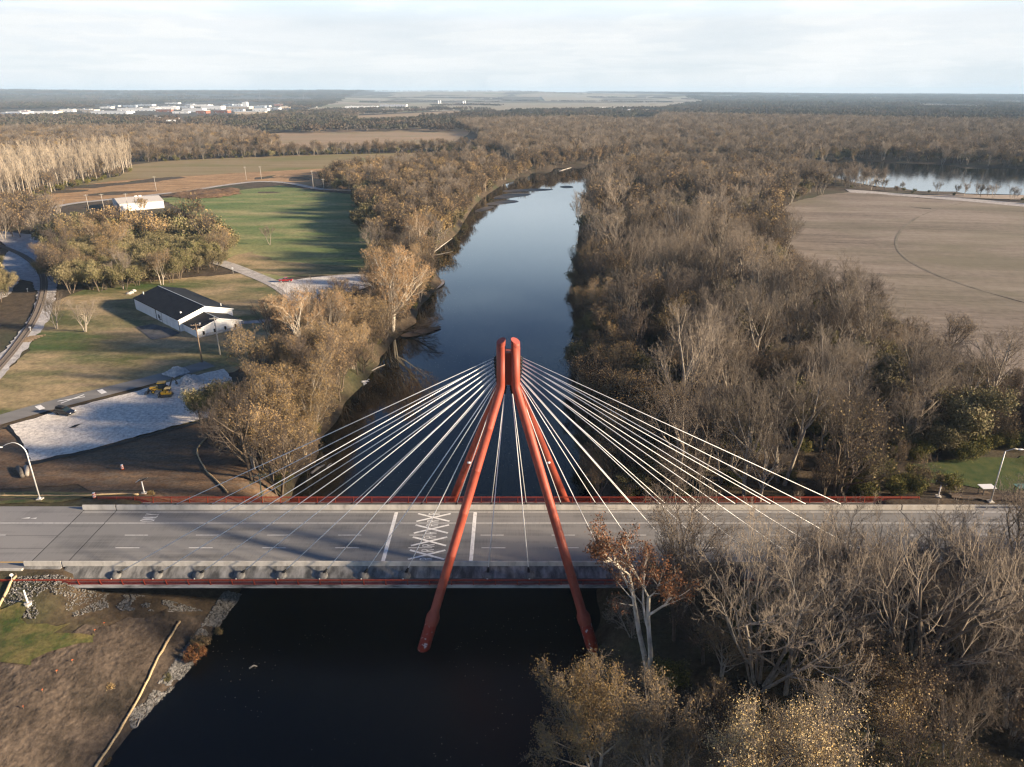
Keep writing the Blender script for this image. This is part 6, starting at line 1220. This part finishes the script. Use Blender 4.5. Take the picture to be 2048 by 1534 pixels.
for i, (x_, y_, h_, lb_, m4) in enumerate(((rx, ry, 3.4, 'rust-orange shrub on the stony bank below the bridge', (b_dark, t_brown, l_rust, l_orange)), (*(-44.9, -16.6), 2.6, 'brown weeds above the stones right of the straw wattle', (b_dark, t_brown, l_tan, l_olive)), (*(-46.8, -23.1), 1.6, 'low olive weeds between wattle and stones', (b_dark, t_brown, l_olive, l_green)), (*(-52.7, -26.3), 1.2, 'small dead bush alone on the graded soil', (b_dark, t_brown, l_tan, l_tan)), (*(-48.6, -35.8), 1.2, 'small dead bush at the bottom of the soil bank', (b_dark, t_brown, l_tan, l_rust)), (*(-67, 16.9), 1.6, 'dry weeds beside the panel post behind the far railing', (b_dark, t_brown, l_tan, l_olive2)), (*(-43.1, -13.1), 2.0, 'brown weeds at the water under the deck edge', (b_dark, t_brown, l_tan, l_olive)))):
    ALL.append(dict(kind='green_shrub', x=x_, y=y_, h=h_, rz=i, zone='front', label=lb_, lean=(0, 0), mesh=tree_mesh('weed', 970 + i, h_, dict(SHRUB, leaf=((2200, .16, .16, .05), (600, .16, .16, .05))), m4), solo=True))
# dark fallen tree lying over the water at the left bank
fx, fy = (-37.1, 129.5)
ALL.append(dict(kind='bare_tree', x=fx, y=fy, z=0.9, h=17, rz=0.3, zone='lb2', label='fallen leafless tree lying over the water from the left bank', lean=(0.25, 1.38), mesh=tree_mesh('fallen', 950, 17, dict(BARE1, kids=[8, 6, 5, 4]), (b_dark, t_brown)), solo=True))

# (objects)
# ---- turn the list into objects
def frame(x, y, z):
    dx, dy, dz = x - CAM[0], y - CAM[1], z - CAM[2]; a = radians(22.24)
    dep = dy * cos(a) - dz * sin(a); upc = dy * sin(a) + dz * cos(a)
    return dep, dx / max(dep, .1) * 0.694 * 2, upc / max(dep, .1)      # depth, x (-1..1), y (-.54...54)
xa = np.array([t['x'] for t in ALL]); ya = np.array([t['y'] for t in ALL]); za = ground_z(xa, ya)
for t, z in zip(ALL, za):
    t.setdefault('z', float(z)); dep, sx, sy = frame(t['x'], t['y'], t['z'] + t['h'] * .7); t['dep'] = dep
    t['vis'] = dep > 5 and abs(sx) < 1.02 + 6 / dep; t['size'] = t['h'] / max(dep, 1)
CAPS = dict(bare_tree=270, brown_tree=270, leafy_tree=220, bushy_tree=230, sycamore_tree=40, poplar_tree=200, sapling_thicket=270, green_shrub=220)
LOOK = dict(bare_tree='grey leafless tree', brown_tree='dark brown tree', leafy_tree='tan-leaved tree', bushy_tree='olive bushy tree', sycamore_tree='white-barked sycamore',
            poplar_tree='pale leafless poplar', sapling_thicket='brown sapling clump', green_shrub='green and yellow shrub')
ORD = ['nearest', 'second', 'third', 'fourth', 'fifth', 'sixth', 'seventh', 'eighth', 'ninth', 'tenth', 'eleventh', 'twelfth']
single, rest = [], []
cnt = Counter()
for t in sorted(ALL, key=lambda t: -(t['size'] + (9 if t.get('solo') else 0))):
    if t['vis'] and t['zone'] != 'far' and cnt[t['kind']] < CAPS[t['kind']]: cnt[t['kind']] += 1; single.append(t)
    else: rest.append(t)
zk = {}
def band(t):
    """says where along the river a tree stands, by things seen in the picture"""
    z, x, y = t['zone'], t['x'], t['y']
    if z == 'rb1': return ('at the water\'s edge ' if x < 30 + y * .04 else 'near the shaded lawn ' if x > 62 and y < 70 else 'mid-wood ') + ('behind the cables' if y < 60 else 'opposite the hall' if y < 125 else 'opposite the gravel yard')
    if z == 'rb2': return ('at the water\'s edge ' if x < 48 + (y - 230) * .06 else 'next to the field ' if x > 110 else 'mid-wood ') + ('opposite the meadow' if y < 340 else 'near the river bend')
    if z == 'grove': return ('on the lawn side' if y < 175 else 'on the warehouse side' if y > 235 else 'in the middle') + (' by the railway' if x < -170 else '')
    if z in ('lb3', 'lb4'): return ('at the river on ' if sdist(rv, np.array([x]), np.array([y]))[0] < 12 else 'inland on ') + ('the meadow bank' if z == 'lb3' else 'the far left bank')
    if z in ('pop', 'tl1'): return ('in front in ' if t['rank'] < .3 else 'deeper in ') + ('the poplar stand' if z == 'pop' else 'the hedgerow wood')
    return ''
for t in single:
    if not t.get('label'): zk.setdefault((t['zone'], t['kind']), []).append(t)
for L in zk.values():
    L.sort(key=lambda t: t['dep'])
    for i, t in enumerate(L): t['rank'] = i / len(L)
zz_ = {}
for (z, k), L in zk.items():
    for t in L:
        r_ = t['h'] / KIND[k][1]; q = sorted(u['h'] for u in L); sz = 'tall' if t['h'] > q[int(len(q) * .72)] else 'low' if t['h'] < q[int(len(q) * .28)] else 'mid-sized'
        zz_.setdefault((z, k, (sz if len(L) > 5 else ''), band(t) if len(L) > 5 else ''), []).append(t)
for (z, k, sz, bd), L in zz_.items():
    where, grp = ZONES[z]
    L.sort(key=lambda t: abs(t['y']) + abs(t['x']) * .2)
    for i, t in enumerate(L):
        t['group'] = grp; base = (sz + ' ' + LOOK[k]).strip(); tail = bd or where
        if len(L) == 1: t['label'] = '%s %s' % (base, tail)
        elif len(L) <= 8: t['label'] = '%s %s, %s the bridge' % (base, tail, 'nearest' if i == 0 else ORD[i] + ' from')
        else: t['label'] = '%s %s' % (base, tail if len((base + tail).split()) < 8 else tail)
for t in single:
    if len(t['label'].replace('-', ' ').split()) > 16: t['label'] = t['label'].split(',')[0]
    k = t['kind']; H = KIND[k][1]; shrub = k in ('green_shrub', 'sapling_thicket')
    cat = 'shrub' if shrub else 'tree'
    lx, ly = t.get('lean', (0, 0))
    if not t.get('solo') and not lx: lx, ly = RT.uniform(-.06, .06), RT.uniform(-.06, .06)
    M = Matrix.Translation((t['x'], t['y'], t['z'] - 0.1)) @ Matrix.Rotation(ly, 4, 'Y') @ Matrix.Rotation(lx, 4, 'X') @ Matrix.Rotation(t['rz'], 4, 'Z')
    s = t['h'] / H
    if t.get('mesh'): pr = t['mesh']; s = 1
    elif t['dep'] > 330: pr = None
    else: pr = PROTO[k][t['var'] if t.get('var') is not None else RT.randrange(len(PROTO[k]))]
    if pr is None:
        o = link(k, LOWP[k][RT.randrange(3)])
    else:
        o = bpy.data.objects.new(k, None); COL.objects.link(o); o.empty_display_size = 0.2
        for nm, me in (('trunk', pr[0]), ('crown', pr[1])): link(nm if not shrub else ('stems' if nm == 'trunk' else 'foliage'), me, o)
    o.matrix_world = M @ Matrix.Scale(s, 4)
    tag(o, t['label'], cat, t.get('group') or (ZONES[t['zone']][1] if t.get('zone') else None))
# ---- all further trees of the woods: one mass
pc = bpy.data.collections.new('tree_kinds'); names = []
ki = {}
for k in sorted(LOWP):
    ki[k] = len(names)
    for j, me in enumerate(LOWP[k]): names.append(me)
plist = []
for j, me in enumerate(names):
    o = bpy.data.objects.new('kind_%03d' % j, me); pc.objects.link(o)
def gn_forest(name, P, rz, sc, ix, coll):
    me = bpy.data.meshes.new(name); me.vertices.add(len(P)); me.vertices.foreach_set('co', np.asarray(P, np.float32).ravel())
    for nm, ty, val in (('rz', 'FLOAT', rz), ('sc', 'FLOAT', sc), ('ix', 'INT', ix)):
        a = me.attributes.new(nm, ty, 'POINT'); a.data.foreach_set('value', np.asarray(val, np.int32 if ty == 'INT' else np.float32))
    o = link(name, me, kind='stuff')
    g = bpy.data.node_groups.new(name, 'GeometryNodeTree'); g.interface.new_socket('Geometry', in_out='INPUT', socket_type='NodeSocketGeometry'); g.interface.new_socket('Geometry', in_out='OUTPUT', socket_type='NodeSocketGeometry')
    N, L = g.nodes.new, g.links.new
    gi, go = N('NodeGroupInput'), N('NodeGroupOutput'); ip = N('GeometryNodeInstanceOnPoints'); ci = N('GeometryNodeCollectionInfo'); ci.inputs['Collection'].default_value = coll
    ci.inputs['Separate Children'].default_value = True; ci.inputs['Reset Children'].default_value = True; ip.inputs['Pick Instance'].default_value = True
    def at(nm, ty):
        n = N('GeometryNodeInputNamedAttribute'); n.data_type = ty; n.inputs['Name'].default_value = nm; return n.outputs['Attribute']
    cx = N('ShaderNodeCombineXYZ'); L(at('rz', 'FLOAT'), cx.inputs['Z'])
    L(gi.outputs[0], ip.inputs['Points']); L(ci.outputs[0], ip.inputs['Instance']); L(at('ix', 'INT'), ip.inputs['Instance Index']); L(cx.outputs[0], ip.inputs['Rotation']); L(at('sc', 'FLOAT'), ip.inputs['Scale']); L(ip.outputs[0], go.inputs[0])
    md = o.modifiers.new('woods', 'NODES'); md.node_group = g
    return o
rest = [t for t in rest if t['dep'] > -60]
gn_forest('forest', [(t['x'], t['y'], t['z'] - .1) for t in rest], [t['rz'] for t in rest], [t['h'] / KIND[t['kind']][1] for t in rest], [ki[t['kind']] + RT.randrange(3) for t in rest], pc)
# ---- woods of the far country: patches of low crowns, wherever no field, lake or town lies
def patch(seed, dark):
    rs = np.random.RandomState(seed); V = []; F = []; n = 0; nt_ = 46
    for _ in range(nt_):
        cx_, cy_ = rs.uniform(-40, 40, 2); hh = rs.uniform(11, 19); rr = rs.uniform(3.2, 5.2); m = 34
        u = rs.normal(0, 1, (m, 3)); u /= np.linalg.norm(u, axis=1)[:, None]; u[:, 2] = np.abs(u[:, 2]) * 1.25 - .25
        c = np.array([cx_, cy_, hh - rr * 1.1]) + u * rr * rs.uniform(.65, 1.1, (m, 1)) * np.array([1, 1, 1.25])
        a = rs.normal(0, 1, (m, 3)); a /= np.linalg.norm(a, axis=1)[:, None]; b = np.cross(a, u); b /= np.linalg.norm(b, axis=1)[:, None] + 1e-6
        s = rs.uniform(1.0, 2.1, (m, 1)); V.append(np.stack([c - a * s, c + a * s * .6 + b * s * .7, c + b * -s], 1).reshape(-1, 3)); 
    V = np.concatenate(V)
    return np_mesh('wood_patch', V, [np.arange(len(V)).reshape(-1, 3)], [dark])
pm_ = [mat('far_crown_a', (0.085, 0.072, 0.060), vary=0.25, hue=(.85, .9, .8), rough=0.95), mat('far_crown_b', (0.115, 0.086, 0.062), vary=0.25, hue=(.8, .85, .9), rough=0.95), mat('far_crown_c', (0.075, 0.070, 0.048), vary=0.25, rough=0.95)]
pcol = bpy.data.collections.new('wood_patches')
for j in range(6): pcol.objects.link(bpy.data.objects.new('patch_%d' % j, patch(30 + j, pm_[j % 3])))
rs = np.random.RandomState(4); pts = []
R_ = 1500.0
openland = [[(-833.8,2633.9),(-1034.5,4011.4),(-1796.4,8132.7),(-3295.7,19041.7),(-446.8,28491.3),(2230.3,10373.6),(1659.1,6303),(808.2,3736),(-54.4,3385.5),(-266.9,3185.1),(-485.7,2701.1)], [(-483,1806.5),(-509.7,2450.1),(-365.7,2771.7),(-259.5,3093.2),(-49.8,3093.2),(-81.2,3093.2),(-127.6,5661.9),(1049.7,5137),(723.5,3385.5),(369.7,3093.2),(-114.5,2633.9),(-228.9,2021),(-358.4,1685.8)], [(-1366,8132.7),(-2195.9,14283.4),(-256.6,16325.4),(-128.6,8132.7),(-549.2,6680)], [(351.8,9502.7),(1915.8,8132.7),(1667.6,6680),(1095.8,5965.6),(293.2,6680)], [(2787.6,5387),(2756.5,4164.3),(2141.9,3385.5),(2150.4,3868.9)],
            [(-1304.8,2192.7),(-2449,4329),(-2352.3,5661.9),(-1590.4,5137),(-888.8,3093.2),(-729.6,2289.2),(-788.5,2021),(-942.5,1873.1)], [(-1694.9,1839.2),(-2776.4,3093.2),(-2273.6,3495),(-1790.6,3093.2),(-1259.5,2192.7)], [(-803.9,1399.8),(-864.3,1657.9),(-812.3,1873.1),(-673.1,1530.5)]]
while R_ < 15500:
    stp = 62 if R_ < 4500 else 95 if R_ < 8000 else 150
    for a in np.arange(-42, 42, math.degrees(stp / R_)):
        q = R_ + rs.uniform(-.4, .4) * stp; b = radians(a + rs.uniform(-.4, .4) * math.degrees(stp / R_)); pts.append((q * sin(b), q * cos(b) - 98, stp))
    R_ += stp
pts = np.array(pts); X, Y = pts[:, 0], pts[:, 1]
den = vnoise(X, Y, 420, 21) + 0.7 * vnoise(X, Y, 170, 22) + 0.5 * vnoise(X * .35, Y, 900, 23)
ok = den > np.interp(np.hypot(X, Y), [1500, 3000, 5000, 9000, 15000], [-.6, -.35, -.16, -.10, -.2])
ok |= (X > 150) & (np.hypot(X, Y) < 5200) & (den > -.55)
for pl in openland: ok &= ~inpoly(pl, X, Y)
near = np.zeros(len(X), bool)
for t_poly in [[(-574.7,540.3),(-454.2,794.3),(-343.3,1010.9),(-488.9,1254.5),(-590.1,1399.8),(-1315.9,1399.8)], [(627.2,572.4),(1405.7,1441),(456.9,2240),(-30.2,1839.2),(-139.9,1685.8),(-14.6,840.3),(238.1,794.3)]]: near |= inpoly(t_poly, X, Y)
ok &= ~near
X, Y, stp = X[ok], Y[ok], pts[ok, 2]
rows = []
for q in ([(-762.9,3093.2),(-603.4,3385.5),(-301.4,3611.6)], [(-1221.1,5661.9),(-728.2,6303),(-134.4,5965.6)], [(-429.9,4164.3),(-253,4506.8),(-80.5,4164.3)], [(-1984.7,11417.7),(-189.4,12021.7),(1067.5,10373.6)], [(-61.5,6680),(653.9,6303),(1192,5661.9)], [(870.8,8437.3),(1485.4,8132.7),(1771.5,7103.9)], [(-1267.1,7849),(-666.6,8132.7),(-120,7584.1)], [(-725.9,2633.9),(-660.7,3006.3),(-553.2,3093.2)]):
    for a, b in zip(q[:-1], q[1:]):
        d__ = math.hypot(b[0] - a[0], b[1] - a[1])
        for u in np.arange(0, 1, 55 / d__):
            if rs.rand() < .75: rows.append((a[0] + (b[0] - a[0]) * u + rs.uniform(-20, 20), a[1] + (b[1] - a[1]) * u + rs.uniform(-40, 40)))
rows = np.array(rows); X = np.concatenate([X, rows[:, 0]]); Y = np.concatenate([Y, rows[:, 1]]); stp = np.concatenate([stp, np.full(len(rows), 40.0)])
Z = ground_z(X, Y)
gn_forest('forest', np.stack([X, Y, Z - 1.0], -1), rs.uniform(0, 6.28, len(X)), (stp / 66) ** .5 * rs.uniform(.8, 1.1, len(X)), rs.randint(0, 6, len(X)), pcol)
print('single', cnt, 'rest', len(rest), 'patches', len(X))

# ================================================================ HAZE
hz = MB().box(-17500, 17500, -720, 17500, -4.0, 172.0)
hm = bpy.data.materials.new('haze'); hm.use_nodes = True; t = hm.node_tree; t.nodes.clear()
ho = t.nodes.new('ShaderNodeOutputMaterial'); hv = t.nodes.new('ShaderNodeVolumePrincipled'); hv.inputs['Color'].default_value = (0.54, 0.76, 1.0, 1); hv.inputs['Density'].default_value = 0.00006; hv.inputs['Anisotropy'].default_value = 0.0
t.links.new(hv.outputs[0], ho.inputs['Volume'])
hz.obj('haze', hm, kind='stuff')
print('BUILD', round(time.time() - T0, 1), 's', len(bpy.data.objects))
